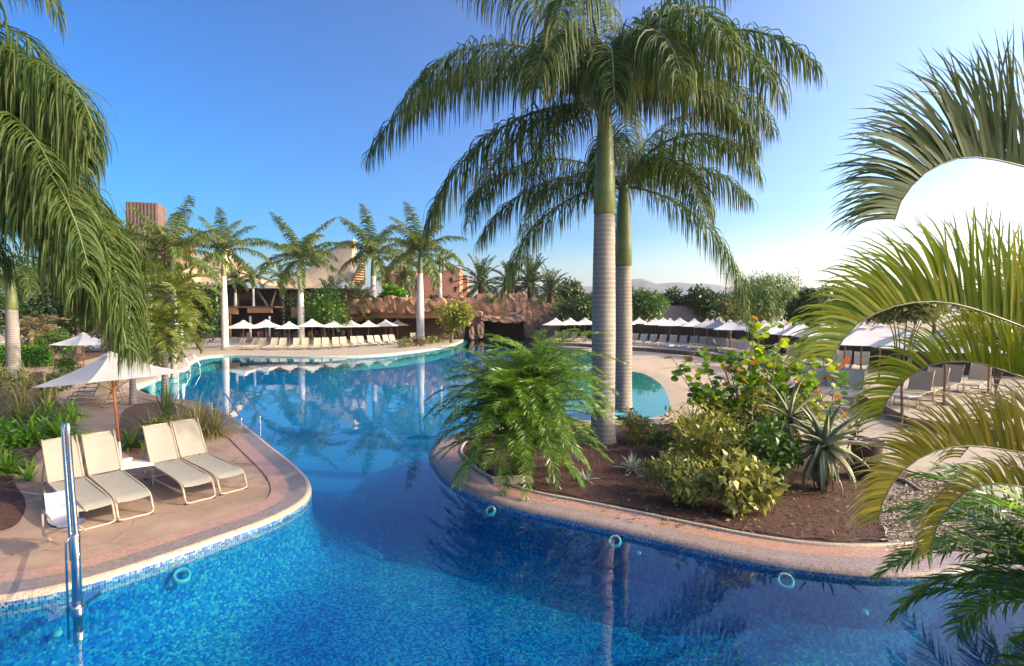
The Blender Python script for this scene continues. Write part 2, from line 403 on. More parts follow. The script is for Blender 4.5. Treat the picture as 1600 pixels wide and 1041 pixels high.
    M['chrome'] = pmat("stainless_steel", (0.62, 0.62, 0.62), (0.70, 0.70, 0.70), 8, 0.12, metal=1.0)
    M['rubber'] = pmat("dark_rubber", (0.03, 0.028, 0.026), (0.06, 0.055, 0.05), 8, 0.7)
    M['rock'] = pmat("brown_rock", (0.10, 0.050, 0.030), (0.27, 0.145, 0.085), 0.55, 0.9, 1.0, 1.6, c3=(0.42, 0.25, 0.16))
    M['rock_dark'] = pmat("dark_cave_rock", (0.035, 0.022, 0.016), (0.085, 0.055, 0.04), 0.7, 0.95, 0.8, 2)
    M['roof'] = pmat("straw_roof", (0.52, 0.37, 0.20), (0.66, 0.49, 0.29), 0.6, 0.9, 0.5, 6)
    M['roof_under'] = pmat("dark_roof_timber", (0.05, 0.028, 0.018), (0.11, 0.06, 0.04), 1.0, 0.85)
    M['tower'] = pmat("brown_cladding", (0.10, 0.065, 0.055), (0.16, 0.105, 0.09), 0.8, 0.8)
    M['redwall'] = pmat("red_brown_wall", (0.19, 0.085, 0.06), (0.26, 0.125, 0.09), 0.4, 0.9)
    M['terra'] = pmat("terracotta_render", (0.29, 0.125, 0.085), (0.37, 0.175, 0.12), 0.3, 0.9)
    M['fascia'] = pmat("orange_timber", (0.36, 0.155, 0.06), (0.46, 0.22, 0.10), 0.8, 0.7)
    M['glass'] = pmat("dark_window", (0.02, 0.022, 0.025), None, rough=0.1)
    M['pot'] = pmat("dark_planter", (0.055, 0.035, 0.028), (0.11, 0.07, 0.055), 6, 0.6, 0.3, 40)
    M['rim'] = pmat("lilac_rim", (0.30, 0.27, 0.35), (0.38, 0.35, 0.43), 6, 0.5)
    M['mountain'] = pmat("mountain_rock", (0.045, 0.05, 0.05), (0.085, 0.085, 0.08), 0.002, 0.95)
    M['skin'] = pmat("skin", (0.45, 0.26, 0.18), None, rough=0.6)
    M['navy'] = pmat("navy_cloth", (0.02, 0.025, 0.07), None, rough=0.8)
    M['lilac'] = pmat("lilac_cloth", (0.45, 0.42, 0.60), None, rough=0.8)
    M['lightring'] = pmat("pale_light_ring", (0.24, 0.28, 0.28), (0.30, 0.34, 0.33), 6, 0.4)
    M['fence'] = pmat("grey_purple_wall", (0.10, 0.085, 0.10), (0.15, 0.13, 0.145), 0.5, 0.9)
build_materials()

# ------------------------------------------------------------------ helpers: meshes
class MB:
    def __init__(s):
        s.v, s.f, s.m, s.uv = [], [], [], {}
    def add(s, vs, fs, mi=0):
        o = len(s.v)
        s.v += [tuple(p) for p in vs]
        for f in fs:
            s.f.append(tuple(i + o for i in f)); s.m.append(mi)
        return o
    def box(s, c, size, rot=None, mi=0):
        hx, hy, hz = size[0] / 2, size[1] / 2, size[2] / 2
        vs = [Vector((x, y, z)) for x in (-hx, hx) for y in (-hy, hy) for z in (-hz, hz)]
        if rot is not None:
            vs = [rot @ p for p in vs]
        vs = [p + Vector(c) for p in vs]
        s.add(vs, [(0, 1, 3, 2), (4, 6, 7, 5), (0, 4, 5, 1), (2, 3, 7, 6), (0, 2, 6, 4), (1, 5, 7, 3)], mi)
        return s
    def tube(s, pts, rad, seg=8, mi=0, cap=True):
        pts = [Vector(p) for p in pts]
        n = len(pts)
        rad = rad if hasattr(rad, '__len__') else [rad] * n
        ref = Vector((0.13, 0.27, 0.95))
        vs = []
        prev = None
        for i, p in enumerate(pts):
            t = (pts[min(i + 1, n - 1)] - pts[max(i - 1, 0)]).normalized()
            if prev is None:
                a = t.cross(ref)
                if a.length < 1e-4:
                    a = t.cross(Vector((1, 0, 0)))
            else:
                a = prev - t * prev.dot(t)
            a.normalize(); prev = a
            b = t.cross(a)
            for k in range(seg):
                an = 2 * math.pi * k / seg
                vs.append(p + (a * math.cos(an) + b * math.sin(an)) * rad[i])
        fs = []
        for i in range(n - 1):
            for k in range(seg):
                k2 = (k + 1) % seg
                fs.append((i * seg + k, i * seg + k2, (i + 1) * seg + k2, (i + 1) * seg + k))
        if cap:
            fs.append(tuple(range(seg - 1, -1, -1)))
            fs.append(tuple((n - 1) * seg + k for k in range(seg)))
        s.add(vs, fs, mi)
        return s
    def lathe(s, prof, seg=20, c=(0, 0, 0), mi=0, cap=True):
        vs, fs = [], []
        for r, z in prof:
            for k in range(seg):
                a = 2 * math.pi * k / seg
                vs.append((c[0] + r * math.cos(a), c[1] + r * math.sin(a), c[2] + z))
        for i in range(len(prof) - 1):
            for k in range(seg):
                k2 = (k + 1) % seg
                fs.append((i * seg + k, i * seg + k2, (i + 1) * seg + k2, (i + 1) * seg + k))
        if cap:
            fs.append(tuple(range(seg - 1, -1, -1)))
            fs.append(tuple((len(prof) - 1) * seg + k for k in range(seg)))
        s.add(vs, fs, mi)
        return s
    def mesh(s, name, mats, smooth=False):
        me = bpy.data.meshes.new(name)
        me.from_pydata(s.v, [], s.f)
        for m in (mats if isinstance(mats, (list, tuple)) else [mats]):
            me.materials.append(m)
        me.polygons.foreach_set("material_index", s.m)
        if smooth:
            me.polygons.foreach_set("use_smooth", [True] * len(s.f))
        me.update()
        return me

def npmesh(name, V, F4, mats, tint=None, tip=None, mi=None, smooth=False):
    me = bpy.data.meshes.new(name)
    n, k = len(V), F4.shape[1]
    nf = len(F4)
    me.vertices.add(n)
    me.vertices.foreach_set("co", np.ascontiguousarray(V, dtype=np.float32).ravel())
    me.loops.add(nf * k)
    me.loops.foreach_set("vertex_index", np.ascontiguousarray(F4, dtype=np.int32).ravel())
    me.polygons.add(nf)
    me.polygons.foreach_set("loop_start", np.arange(0, nf * k, k, dtype=np.int32))
    me.polygons.foreach_set("loop_total", np.full(nf, k, dtype=np.int32))
    for m in (mats if isinstance(mats, (list, tuple)) else [mats]):
        me.materials.append(m)
    if mi is not None:
        me.polygons.foreach_set("material_index", np.ascontiguousarray(mi, dtype=np.int32))
    if smooth:
        me.polygons.foreach_set("use_smooth", np.ones(nf, dtype=bool))
    me.update(calc_edges=True)
    for nm, arr in (("tint", tint), ("tip", tip)):
        if arr is not None:
            a = me.attributes.new(nm, 'FLOAT', 'POINT')
            a.data.foreach_set("value", np.ascontiguousarray(arr, dtype=np.float32))
    return me

def tag(o, label=None, cat=None, group=None, kind=None):
    if label: o['label'] = label
    if cat: o['category'] = cat
    if group: o['group'] = group
    if kind: o['kind'] = kind
    return o

def thing(name, label, cat, loc=(0, 0, 0), rotz=0.0, group=None, kind=None):
    o = bpy.data.objects.new(name, None)
    o.empty_display_size = 0.2
    COL.objects.link(o)
    o.location = loc
    o.rotation_euler = (0, 0, rotz)
    return tag(o, label, cat, group, kind)

def put(name, me, parent=None, loc=None, rot=None, scale=None, kind=None):
    o = bpy.data.objects.new(name, me)
    COL.objects.link(o)
    if parent is not None: o.parent = parent
    if loc is not None: o.location = loc
    if rot is not None: o.rotation_euler = rot
    if scale is not None: o.scale = (scale,) * 3 if not hasattr(scale, '__len__') else scale
    if kind: o['kind'] = kind
    return o

def dup(root, loc, rotz, label, group=None, scale=None):
    r = root.copy(); COL.objects.link(r)
    r.location = loc; r.rotation_euler = (0, 0, rotz); r['label'] = label
    if scale: r.scale = (scale,) * 3
    if group: r['group'] = group
    for ch in list(root.children):
        c = ch.copy(); COL.objects.link(c); c.parent = r
        for g in ch.children:
            d = g.copy(); COL.objects.link(d); d.parent = c
    return r

def nrm(a):
    return a / np.maximum(np.linalg.norm(a, axis=-1, keepdims=True), 1e-9)

def strips(P, D, W, length, width, droop, nseg=4, wander=0.0, taper=False):
    """leaf blades: start P, direction D, width direction W, bending down by droop. returns V, quads, tip, leaf index"""
    n = len(P)
    D = nrm(D.astype(float)); W = nrm(W.astype(float))
    prof = np.interp(np.linspace(0, 1, nseg + 1), [0, 0.25, 0.6, 0.85, 1.0], [1.0, 0.85, 0.55, 0.28, 0.04] if taper else [0.55, 1.0, 0.85, 0.45, 0.06])
    V = np.zeros((n, nseg + 1, 2, 3)); T = np.zeros((n, nseg + 1, 2))
    p = P.astype(float).copy(); d = D.copy()
    droop = np.broadcast_to(np.asarray(droop, float), (n,))
    for k in range(nseg + 1):
        wv = nrm(W - d * np.sum(W * d, 1, keepdims=True))
        V[:, k, 0] = p - wv * (width * prof[k] / 2)[:, None]
        V[:, k, 1] = p + wv * (width * prof[k] / 2)[:, None]
        T[:, k, :] = k / nseg
        g = np.zeros((n, 3)); g[:, 2] = -droop * (k + 0.6) / nseg
        d = nrm(d + g + (RNG.normal(0, wander, (n, 3)) if wander else 0))
        p = p + d * (length / nseg)[:, None]
    base = (np.arange(n) * (nseg + 1) * 2)[:, None, None]
    k = np.arange(nseg)[None, :, None] * 2
    Fq = (base + k + np.array([0, 1, 3, 2])[None, None, :]).reshape(-1, 4)
    return V.reshape(-1, 3), Fq, T.reshape(-1), np.repeat(np.arange(n), (nseg + 1) * 2)

def resample(P, n):
    P = np.array([tuple(p) for p in P], float)
    # smooth by Catmull-Rom then even spacing
    Q = np.vstack([2 * P[0] - P[1], P, 2 * P[-1] - P[-2]])
    out = []
    for i in range(1, len(Q) - 2):
        for t in np.linspace(0, 1, 12, endpoint=False):
            a, b, c, d = Q[i - 1], Q[i], Q[i + 1], Q[i + 2]
            out.append(0.5 * ((2 * b) + (c - a) * t + (2 * a - 5 * b + 4 * c - d) * t * t + (3 * b - a - 3 * c + d) * t ** 3))
    out.append(P[-1])
    out = np.array(out)
    s = np.concatenate([[0], np.cumsum(np.linalg.norm(np.diff(out, axis=0), axis=1))])
    u = np.linspace(0, s[-1], n)
    return np.stack([np.interp(u, s, out[:, i]) for i in range(3)], 1)

def frond(name, P, S, mats, n=60, ll=0.9, lw=0.035, droop=0.8, up=(0.0, 0.3), fwd=(0.35, 0.9), spread=1.0, petiole=0.12,
          rr=0.03, nseg=4, jit=0.08, lprof=None, tintb=0.0, seed=None, wander=0.02, missing=0.0, tipbias=0.0, wj=0.45, taper=False):
    """one feather leaf: rachis through P, S the horizontal side vector of its plane"""
    P = resample(P, 30)
    S = np.array(S, float)
    T = nrm(np.gradient(P, axis=0))
    s = np.linspace(petiole, 0.995, n)
    s = np.concatenate([s, s]) + RNG.normal(0, 0.25 / n, 2 * n)
    s = np.clip(s, petiole * 0.9, 1)
    side = np.concatenate([np.ones(n), -np.ones(n)])
    if missing:
        keep = RNG.random(2 * n) > missing
        s, side = s[keep], side[keep]
    idx = s * (len(P) - 1)
    Pl = np.stack([np.interp(idx, np.arange(len(P)), P[:, i]) for i in range(3)], 1)
    Tl = nrm(np.stack([np.interp(idx, np.arange(len(P)), T[:, i]) for i in range(3)], 1))
    Nl = nrm(np.cross(Tl, np.broadcast_to(S, Tl.shape)))
    q = (s - petiole) / (1 - petiole)
    fw = fwd[0] + (fwd[1] - fwd[0]) * q
    m = len(s)
    D = (S[None] * side[:, None] * spread + Tl * fw[:, None] + Nl * RNG.uniform(up[0], up[1], m)[:, None]
         + RNG.normal(0, jit, (m, 3)))
    lp = lprof or ([0, 0.15, 0.4, 0.75, 1.0], [0.55, 0.85, 1.0, 0.85, 0.42])
    ln = ll * np.interp(q, *lp) * RNG.uniform(0.85, 1.12, m)
    W = nrm(Tl + RNG.normal(0, wj, (m, 3)))
    V, Fq, tip, li = strips(Pl, D, W, ln, np.full(m, lw) * RNG.uniform(0.8, 1.2, m) * np.interp(q, [0, 0.2, 0.85, 1], [0.8, 1, 0.9, 0.6]), droop * RNG.uniform(0.75, 1.25, m), nseg, wander, taper)
    tint = np.clip(RNG.beta(1.6, 2.0, m) + tintb, 0, 1)[li]
    tip = np.clip(tip * (0.75 + 0.25 * RNG.random(m)[li]) + tipbias * tip, 0, 1)
    mb = MB(); mb.tube(P, list(np.linspace(rr, rr * 0.25, len(P))), 5)
    V2 = np.array(mb.v); F2 = np.array([f for f in mb.f if len(f) == 4])
    nV = len(V)
    return npmesh(name, np.vstack([V, V2]), np.vstack([Fq, F2 + nV]), mats,
                  np.concatenate([tint, np.full(len(V2), 0.5)]), np.concatenate([tip, np.zeros(len(V2))]),
                  np.concatenate([np.zeros(len(Fq), int), np.ones(len(F2), int)]))

def arc(L, el0, el1, p=1.0, k=16):
    """rachis in the XZ plane, from elevation el0 to el1 (degrees)"""
    pts = [np.zeros(3)]
    for i in range(k):
        e = R(el0 + (el1 - el0) * (((i + 0.5) / k) ** p))
        pts.append(pts[-1] + np.array([math.cos(e), 0, math.sin(e)]) * L / k)
    return pts

def leaf_cloud(P, D, N, Ls, Ws, tint, name, mats, fold=0.25):
    n = len(P)
    D = nrm(D); S = nrm(np.cross(D, N)); N = np.cross(S, D)
    V = np.zeros((n, 4, 3))
    V[:, 0] = P
    mid = P + D * (Ls * 0.45)[:, None] + N * (Ws * fold)[:, None]
    V[:, 1] = mid + S * (Ws / 2)[:, None]
    V[:, 2] = P + D * Ls[:, None]
    V[:, 3] = mid - S * (Ws / 2)[:, None]
    Fq = np.arange(n * 4).reshape(n, 4)
    return npmesh(name, V.reshape(-1, 3), Fq, mats, np.repeat(tint, 4), np.zeros(n * 4))

def blob_points(n, lumps, shell=0.55):
    """points in a set of ellipsoid lumps (cx,cy,cz,rx,ry,rz), near their surface; returns P and outward direction"""
    lumps = np.array(lumps, float)
    vol = lumps[:, 3] * lumps[:, 4] * lumps[:, 5]
    vol = vol ** 0.7
    idx = RNG.choice(len(lumps), n, p=vol / vol.sum())
    u = nrm(RNG.normal(0, 1, (n, 3)))
    r = (shell + (1 - shell) * RNG.random(n)) ** 1.0
    r = r * (0.85 + 0.25 * RNG.random(n))
    P = lumps[idx, :3] + u * lumps[idx, 3:6] * r[:, None]
    return P, nrm(u / lumps[idx, 3:6])

def foliage(name, n, lumps, mats, size, aspect=0.5, shell=0.55, hang=0.0, zmin=None, rnd=0.7):
    P, U = blob_points(n, lumps, shell)
    if zmin is not None:
        k = P[:, 2] > zmin
        P, U = P[k], U[k]
    n = len(P)
    D = nrm(U * 0.6 + RNG.normal(0, rnd, (n, 3)) + np.array([0, 0, -hang]))
    N = nrm(U + RNG.normal(0, 0.5, (n, 3)) + np.array([0, 0, 0.4]))
    L = size * RNG.uniform(0.6, 1.3, n)
    # clump tone: low-frequency variation of leaf age across the crown
    ph = RNG.uniform(0, 6.28, 3)
    ext = np.ptp(P, axis=0).max() + 1e-6
    t = 0.5 + 0.22 * np.sin(P[:, 0] * 13 / ext + ph[0]) * np.sin(P[:, 1] * 11 / ext + ph[1]) + 0.15 * np.sin(P[:, 2] * 17 / ext + ph[2]) + RNG.normal(0, 0.2, n)
    return leaf_cloud(P, D, N, L, L * aspect, np.clip(t, 0, 1), name, mats)

def plate(name, pts, z, mat, kind='structure', parent=None, holes=(), uvs=False):
    loops = [[Vector((p[0], p[1], 0)) for p in pts]] + [[Vector((p[0], p[1], 0)) for p in h] for h in holes]
    tris = tessellate_polygon(loops)
    flat = [p for l in loops for p in l]
    fs = []
    for a, b, c in tris:
        nz = (flat[b] - flat[a]).cross(flat[c] - flat[a]).z
        if abs(nz) < 1e-9: continue
        fs.append((a, b, c) if nz > 0 else (a, c, b))
    me = bpy.data.meshes.new(name)
    me.from_pydata([(p.x, p.y, z) for p in flat], [], fs)
    me.materials.append(mat); me.update()
    o = put(name, me, parent)
    if kind: o['kind'] = kind
    return o

def catmull(P, sub=6, closed=True):
    n = len(P); out = []
    rng = range(n) if closed else range(n - 1)
    for i in rng:
        if closed:
            a, b, c, d = P[i - 1], P[i], P[(i + 1) % n], P[(i + 2) % n]
        else:
            a, b, c, d = P[max(i - 1, 0)], P[i], P[i + 1], P[min(i + 2, n - 1)]
        for k in range(sub):
            t = k / sub
            out.append((0.5 * (2 * b + (c - a) * t + (2 * a - 5 * b + 4 * c - d) * t * t + (3 * b - a - 3 * c + d) * t ** 3), i + t))
    if not closed:
        out.append((P[-1], n - 1))
    return out

# ------------------------------------------------------------------ the setting: pool, decks, ground
WATER_Z, FLOOR_Z = -0.11, -1.15
def g2(px, py):
    p = at(px, py, 0.0); return Vector((p.x, p.y))
A_px = [(0, 936), (120, 912), (240, 876), (345, 840), (425, 811), (472, 786), (487, 766), (480, 744), (455, 720), (425, 697), (398, 675), (372, 656), (345, 641), (312, 628), (268, 622), (228, 614)]
B_px = [(216, 604), (240, 594), (268, 583), (294, 574), (300, 566), (318, 558), (350, 555), (420, 556), (500, 557), (580, 555), (645, 549), (692, 542), (720, 534)]
C_px = [(730, 526), (750, 520), (800, 519), (835, 523), (850, 533), (868, 541)]
D_px = [(915, 545), (958, 557), (988, 574), (1020, 581), (1050, 597), (1068, 622), (1068, 642)]
E_px = [(1026, 654), (960, 656), (890, 656), (820, 657), (760, 663), (712, 675), (682, 692), (671, 708), (676, 722), (692, 742), (724, 763), (790, 788), (880, 808), (980, 830), (1080, 853), (1180, 874), (1280, 889), (1380, 896), (1480, 894)]
pool_ctrl, seg_of = [], []
def addc(pts, s):
    for p in pts:
        pool_ctrl.append(p); seg_of.append(s)
addc([Vector((-13, -7)), Vector((-13, 1.5)), Vector((-9.5, 4.4)), Vector((-7.6, 5.5))], 'A')
addc([g2(*p) for p in A_px], 'A')
addc([g2(*p) for p in B_px], 'B')
addc([g2(*p) for p in C_px], 'C')
addc([g2(*p) for p in D_px], 'D')
addc([g2(*p) for p in E_px], 'E')
addc([Vector((6.3, 6.75)), Vector((6.6, 6.0)), Vector((6.1, 4.6)), Vector((5.4, 2.8)), Vector((5.2, 0.5)), Vector((5.2, -7))], 'E')
sm = catmull(pool_ctrl, 6)
OUT = [p for p, _ in sm]; OSEG = [seg_of[int(i) % len(seg_of)] for _, i in sm]
area = sum(OUT[i - 1].x * OUT[i].y - OUT[i].x * OUT[i - 1].y for i in range(len(OUT)))
SGN = 1.0 if area < 0 else -1.0
def normals(P, closed=True):
    n = len(P); res = []
    for i in range(n):
        a = P[i - 1] if (closed or i > 0) else P[i]
        b = P[(i + 1) % n] if (closed or i < n - 1) else P[i]
        t = (b - a).normalized()
        res.append(Vector((-t.y, t.x)) * SGN)
    return res
NRM = normals(OUT)
def off(d, idx=None):
    idx = range(len(OUT)) if idx is None else idx
    return [OUT[i] + NRM[i] * d for i in idx]

def ribbon(name, idx, prof, mat, parent=None, closed=False, u0=0.0):
    """surface swept along the pool outline; prof = (offset outward, z)"""
    vs, fs, uv = [], [], []
    u = 0.0; m = len(prof)
    vcum = [0.0]
    for a, b in zip(prof, prof[1:]):
        vcum.append(vcum[-1] + math.hypot(b[0] - a[0], b[1] - a[1]))
    for k, i in enumerate(idx):
        if k: u += (OUT[i] - OUT[idx[k - 1]]).length
        for j, (o_, z) in enumerate(prof):
            p = OUT[i] + NRM[i] * o_
            vs.append((p.x, p.y, z)); uv.append((u, vcum[j]))
    for k in range(len(idx) - 1):
        for j in range(m - 1):
            fs.append((k * m + j, (k + 1) * m + j, (k + 1) * m + j + 1, k * m + j + 1))
    me = bpy.data.meshes.new(name); me.from_pydata(vs, [], fs); me.materials.append(mat)
    ul = me.uv_layers.new(name="UVMap")
    for lp in me.loops: ul.data[lp.index].uv = uv[lp.vertex_index]
    me.polygons.foreach_set("use_smooth", [True] * len(fs)); me.update()
    return put(name, me, parent)

def seg_idx(s, before=0, after=1):
    ii = [i for i, q in enumerate(OSEG) if q == s]
    return list(range(ii[0] - before, ii[0])) + ii + [(ii[-1] + k + 1) % len(OUT) for k in range(after)]
iA, iB, iC, iD, iE = (seg_idx(s) for s in 'ABCDE')

pool = thing('pool_basin', None, None, kind='structure')
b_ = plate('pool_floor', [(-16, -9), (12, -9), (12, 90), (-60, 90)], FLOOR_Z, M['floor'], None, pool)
for ii in (iB, iC):
    ribbon('pool_wall', ii, [(0, FLOOR_Z), (0, -0.05)], M['lip'], pool)
for ii in (iA, iE):
    ribbon('pool_wall', ii, [(0, -0.30), (0, -0.05)], M['wall_tile'], pool)
    ribbon('tile_band', ii, [(-0.05, -0.72), (-0.01, -0.5), (0, -0.30)], M['floor'], pool)
    ribbon('pool_cove', ii, [(-2.0, FLOOR_Z - 0.004), (-1.2, FLOOR_Z + 0.015), (-0.6, FLOOR_Z + 0.08), (-0.25, FLOOR_Z + 0.22), (-0.05, -0.72)], M['floor'], pool)
water = plate('water', OUT, WATER_Z, M['water'], 'structure')
cop = thing('pool_coping', None, None, kind='structure')
for ii, nose, band in ((iA, M['cream'], M['grey']), (iE, M['mauve'], M['grey'])):
    if ii is iA:
        ribbon('edge_nosing', ii, [(0.0, -0.07), (0.006, -0.03), (0.025, -0.006), (0.05, 0.008), (0.085, 0.012)], nose, cop)
        ribbon('grey_band', ii, [(0.085, 0.012), (0.25, 0.016), (0.42, 0.018)], band, cop)
        ribbon('pink_band', ii, [(0.42, 0.019), (0.56, 0.019), (0.72, 0.017)], M['pink'], cop)
    else:
        ribbon('edge_nosing', ii, [(0.0, -0.09), (0.02, -0.045), (0.05, -0.015), (0.09, 0.004), (0.13, 0.012)], nose, cop)
        ribbon('grey_band', ii, [(0.13, 0.012), (0.28, 0.016), (0.40, 0.018)], M['mauve'], cop)
        ribbon('pink_band', ii, [(0.40, 0.019), (0.56, 0.019), (0.72, 0.017)], M['pink'], cop)
ribbon('inner_kerb', iE, [(0.72, 0.017), (0.725, 0.05), (0.78, 0.052), (0.785, -0.02)], M['cream'], cop)
ribbon('pale_edge', iB, [(0.0, -0.07), (0.02, -0.005), (0.3, 0.012), (0.8, 0.012)], M['pale'], cop)
ribbon('pool_lip', iB, [(-0.004, -0.14), (-0.30, -0.16), (-0.5, -0.4)], M['lip'], cop)
ribbon('cave_edge', iC, [(0.0, -0.07), (0.02, 0.0), (0.8, 0.012)], M['pale'], cop)

ground = plate('ground', [(-5000, -300), (5000, -300), (5000, 5000), (-5000, 5000)], -0.03, M['ground'], 'structure', None, [off(0.35)])
beach = ribbon('beach', iD, [(-8.5, -1.16), (-6.5, -0.75), (-4.0, -0.42), (-0.9, -0.165), (0.0, -0.024), (0.5, -0.008), (3.0, -0.005), (3.6, -0.014)], M['sand'])
tag(beach, kind='structure')
cA = off(0.70, iA)
deck = plate('left_deck', cA + [g2(212, 598), g2(232, 588), g2(200, 566), Vector((-36, 34)), Vector((-36, -7))], 0.0, M['deck'], 'structure')
cB = off(0.6, iB)
far_deck = plate('far_deck', cB + [at(735, 515).xy, at(735, 508).xy, at(300, 508).xy, at(120, 540).xy, at(190, 560).xy], -0.004, M['path'], 'structure')
cE = off(0.76, iE)
# peninsula bed: mulch nearest, litter to the right, path behind
tipk = max(range(len(cE)), key=lambda k: -cE[k].x if cE[k].y < 13 else -99)
bed_line = [p for p in cE if p.y > 6.0]
mulch = plate('mulch_bed', bed_line + [Vector((9.5, 6.3)), Vector((9.0, 8.2)), at(1440, 745).xy, at(1340, 715).xy, at(1250, 684).xy, at(1110, 668).xy], 0.0, M['mulch'], 'structure')
path = plate('path', [at(1068, 660).xy, at(1260, 680).xy, at(1345, 712).xy, at(1445, 742).xy, Vector((9.3, 8.0)), Vector((22, 9.0)), Vector((22, 14)), at(1330, 640).xy, at(1160, 630).xy], -0.006, M['path'], 'structure')
sand2 = plate('sand_ground', [at(870, 539).xy, at(915, 543).xy, at(965, 554).xy, at(1045, 586).xy, at(1075, 612).xy, at(1078, 668).xy, at(1330, 690).xy, Vector((30, 12)), Vector((34, 40)), Vector((14, 66)), Vector((4, 66))], -0.012, M['sand'], 'structure')
litter = plate('leaf_litter', [at(1395, 862).xy, at(1370, 800).xy, at(1400, 750).xy, Vector((9.0, 8.1)), Vector((11, 6.5)), Vector((11, 2)), Vector((6.7, 2.5)), Vector((7.0, 4.2)), Vector((7.45, 6.1)), Vector((6.9, 7.35)), at(1500, 850).xy], 0.004, M['litter'], 'structure')

def scatter_flat(name, poly, n, mat, size, z0=0.006):
    xs = [p[0] for p in poly]; ys = [p[1] for p in poly]
    P = []
    while len(P) < n:
        x, y = random.uniform(min(xs), max(xs)), random.uniform(min(ys), max(ys))
        c = False; j = len(poly) - 1
        for i in range(len(poly)):
            if (poly[i][1] > y) != (poly[j][1] > y) and x < (poly[j][0] - poly[i][0]) * (y - poly[i][1]) / (poly[j][1] - poly[i][1]) + poly[i][0]:
                c = not c
            j = i
        if c: P.append((x, y, z0 + random.random() * 0.025))
    P = np.array(P)
    D = RNG.normal(0, 1, (n, 3)); D[:, 2] *= 0.25
    N = RNG.normal(0, 0.4, (n, 3)) + np.array([0, 0, 1])
    L = size * RNG.uniform(0.5, 1.6, n)
    o = put(name, leaf_cloud(P, D, N, L, L * 0.35, RNG.random(n), name, mat))
    o['kind'] = 'stuff'
    return o
mp_ = [at(700, 700).xy, at(740, 745).xy, at(840, 782).xy, at(1000, 815).xy, at(1200, 845).xy, at(1400, 862).xy, at(1420, 770).xy, at(1340, 715).xy, at(1100, 672).xy, at(760, 676).xy]
tag(scatter_flat('bark_chips', mp_, 9000, M['chip'], 0.045))
tag(scatter_flat('dry_straw', [at(1385, 862).xy, at(1380, 790).xy, at(1430, 745).xy, Vector((9.0, 8.0)), Vector((8.0, 6.3)), at(1560, 850).xy], 7000, M['straw'], 0.075))
# left planting beds
bedL0 = [at(-40, 838), at(15, 826), at(35, 808), at(39, 780), at(20, 748), at(52, 735), at(60, 705), at(112, 690), at(116, 655), at(80, 615), at(70, 580), Vector((-26, 24, 0)), Vector((-26, 9, 0))]
bedL = bedL0[-1:] + [Vector((p.x, p.y, 0)) for p, _ in catmull(bedL0[:-2], 5, False)] + bedL0[-2:-1]
plate('planting_bed', [p.xy for p in bedL], 0.006, M['mulch'], 'structure')
bedM = [at(188, 690), at(210, 716), at(262, 712), at(318, 690), at(336, 655), at(318, 640), at(250, 628), at(195, 640)]
plate('planting_bed', [p.xy for p, _ in catmull(bedM, 5)], 0.006, M['soil'], 'structure')
plate('planting_bed', [p.xy for p in (at(5, 572), at(60, 562), at(90, 574), at(160, 556), at(200, 548), at(-200, 548), at(-200, 572))], 0.005, M['soil'], 'structure')
# right terrace, raised
TERR = 0.30
tl = [at(862, 540).xy, at(905, 541).xy, at(945, 545).xy, at(1010, 549).xy, at(1090, 556).xy, at(1180, 570).xy, at(1270, 592).xy, at(1330, 622).xy, at(1420, 668).xy, at(1560, 690).xy, Vector((24, 13.5))]
ter = plate('right_terrace', tl + [Vector((60, 14)), Vector((60, 75)), Vector((5, 75))], TERR, M['path'], 'structure')
tb = MB()
for a, b in zip(tl, tl[1:]):
    tb.add([(a.x, a.y, -0.03), (b.x, b.y, -0.03), (b.x, b.y, TERR), (a.x, a.y, TERR)], [(0, 1, 2, 3)])
put('retaining_wall', tb.mesh('retaining_wall', M['rock']), ter)

# mountains far away
def mountain_mesh():
    vs, fs = [], []
    n, m_ = 90, 8
    for i in range(n):
        x = -1250 + 3800 * i / (n - 1)
        px = 800 + F_PX * x / 3000.0
        base = np.interp(px, [300, 700, 850, 980, 1040, 1120, 1180, 1260, 1400, 1600], [6, 15, 40, 52, 50, 42, 36, 46, 36, 24])
        hgt = (base + 9 * noise.noise(Vector((x * 0.0032, 3.1, 0))) + 4 * noise.noise(Vector((x * 0.012, 1.1, 0)))) / F_PX * 3000.0
        for j in range(m_):
            t = j / (m_ - 1)
            z = hgt * math.sin(math.pi * min(1, t * 1.0)) if j not in (0, m_ - 1) else -5
            z *= 1 + 0.1 * noise.noise(Vector((x * 0.008, t * 6, 7)))
            vs.append((x, 2400 + 1200 * t, z))
    for i in range(n - 1):
        for j in range(m_ - 1):
            fs.append((i * m_ + j, (i + 1) * m_ + j, (i + 1) * m_ + j + 1, i * m_ + j + 1))
    b = MB(); b.add(vs, fs)
    return b.mesh('mountains', M['mountain'], True)
tag(put('mountains', mountain_mesh()), kind='structure')

# the air: one closed box of thin haze round everything
m, nt_, b_ = newmat("haze_air")
nt_.nodes.remove(b_)
pv_ = nt_.nodes.new("ShaderNodeVolumePrincipled")
pv_.inputs["Color"].default_value = (0.92, 0.95, 1.0, 1)
pv_.inputs["Density"].default_value = 0.00018
pv_.inputs["Anisotropy"].default_value = 0.5
nt_.links.new(pv_.outputs[0], nt_.nodes["Material Output"].inputs["Volume"])
hb = MB(); hb.box((0, 2350, 146.5), (10400, 5600, 298))
put('haze', hb.mesh('haze', m), kind='stuff')

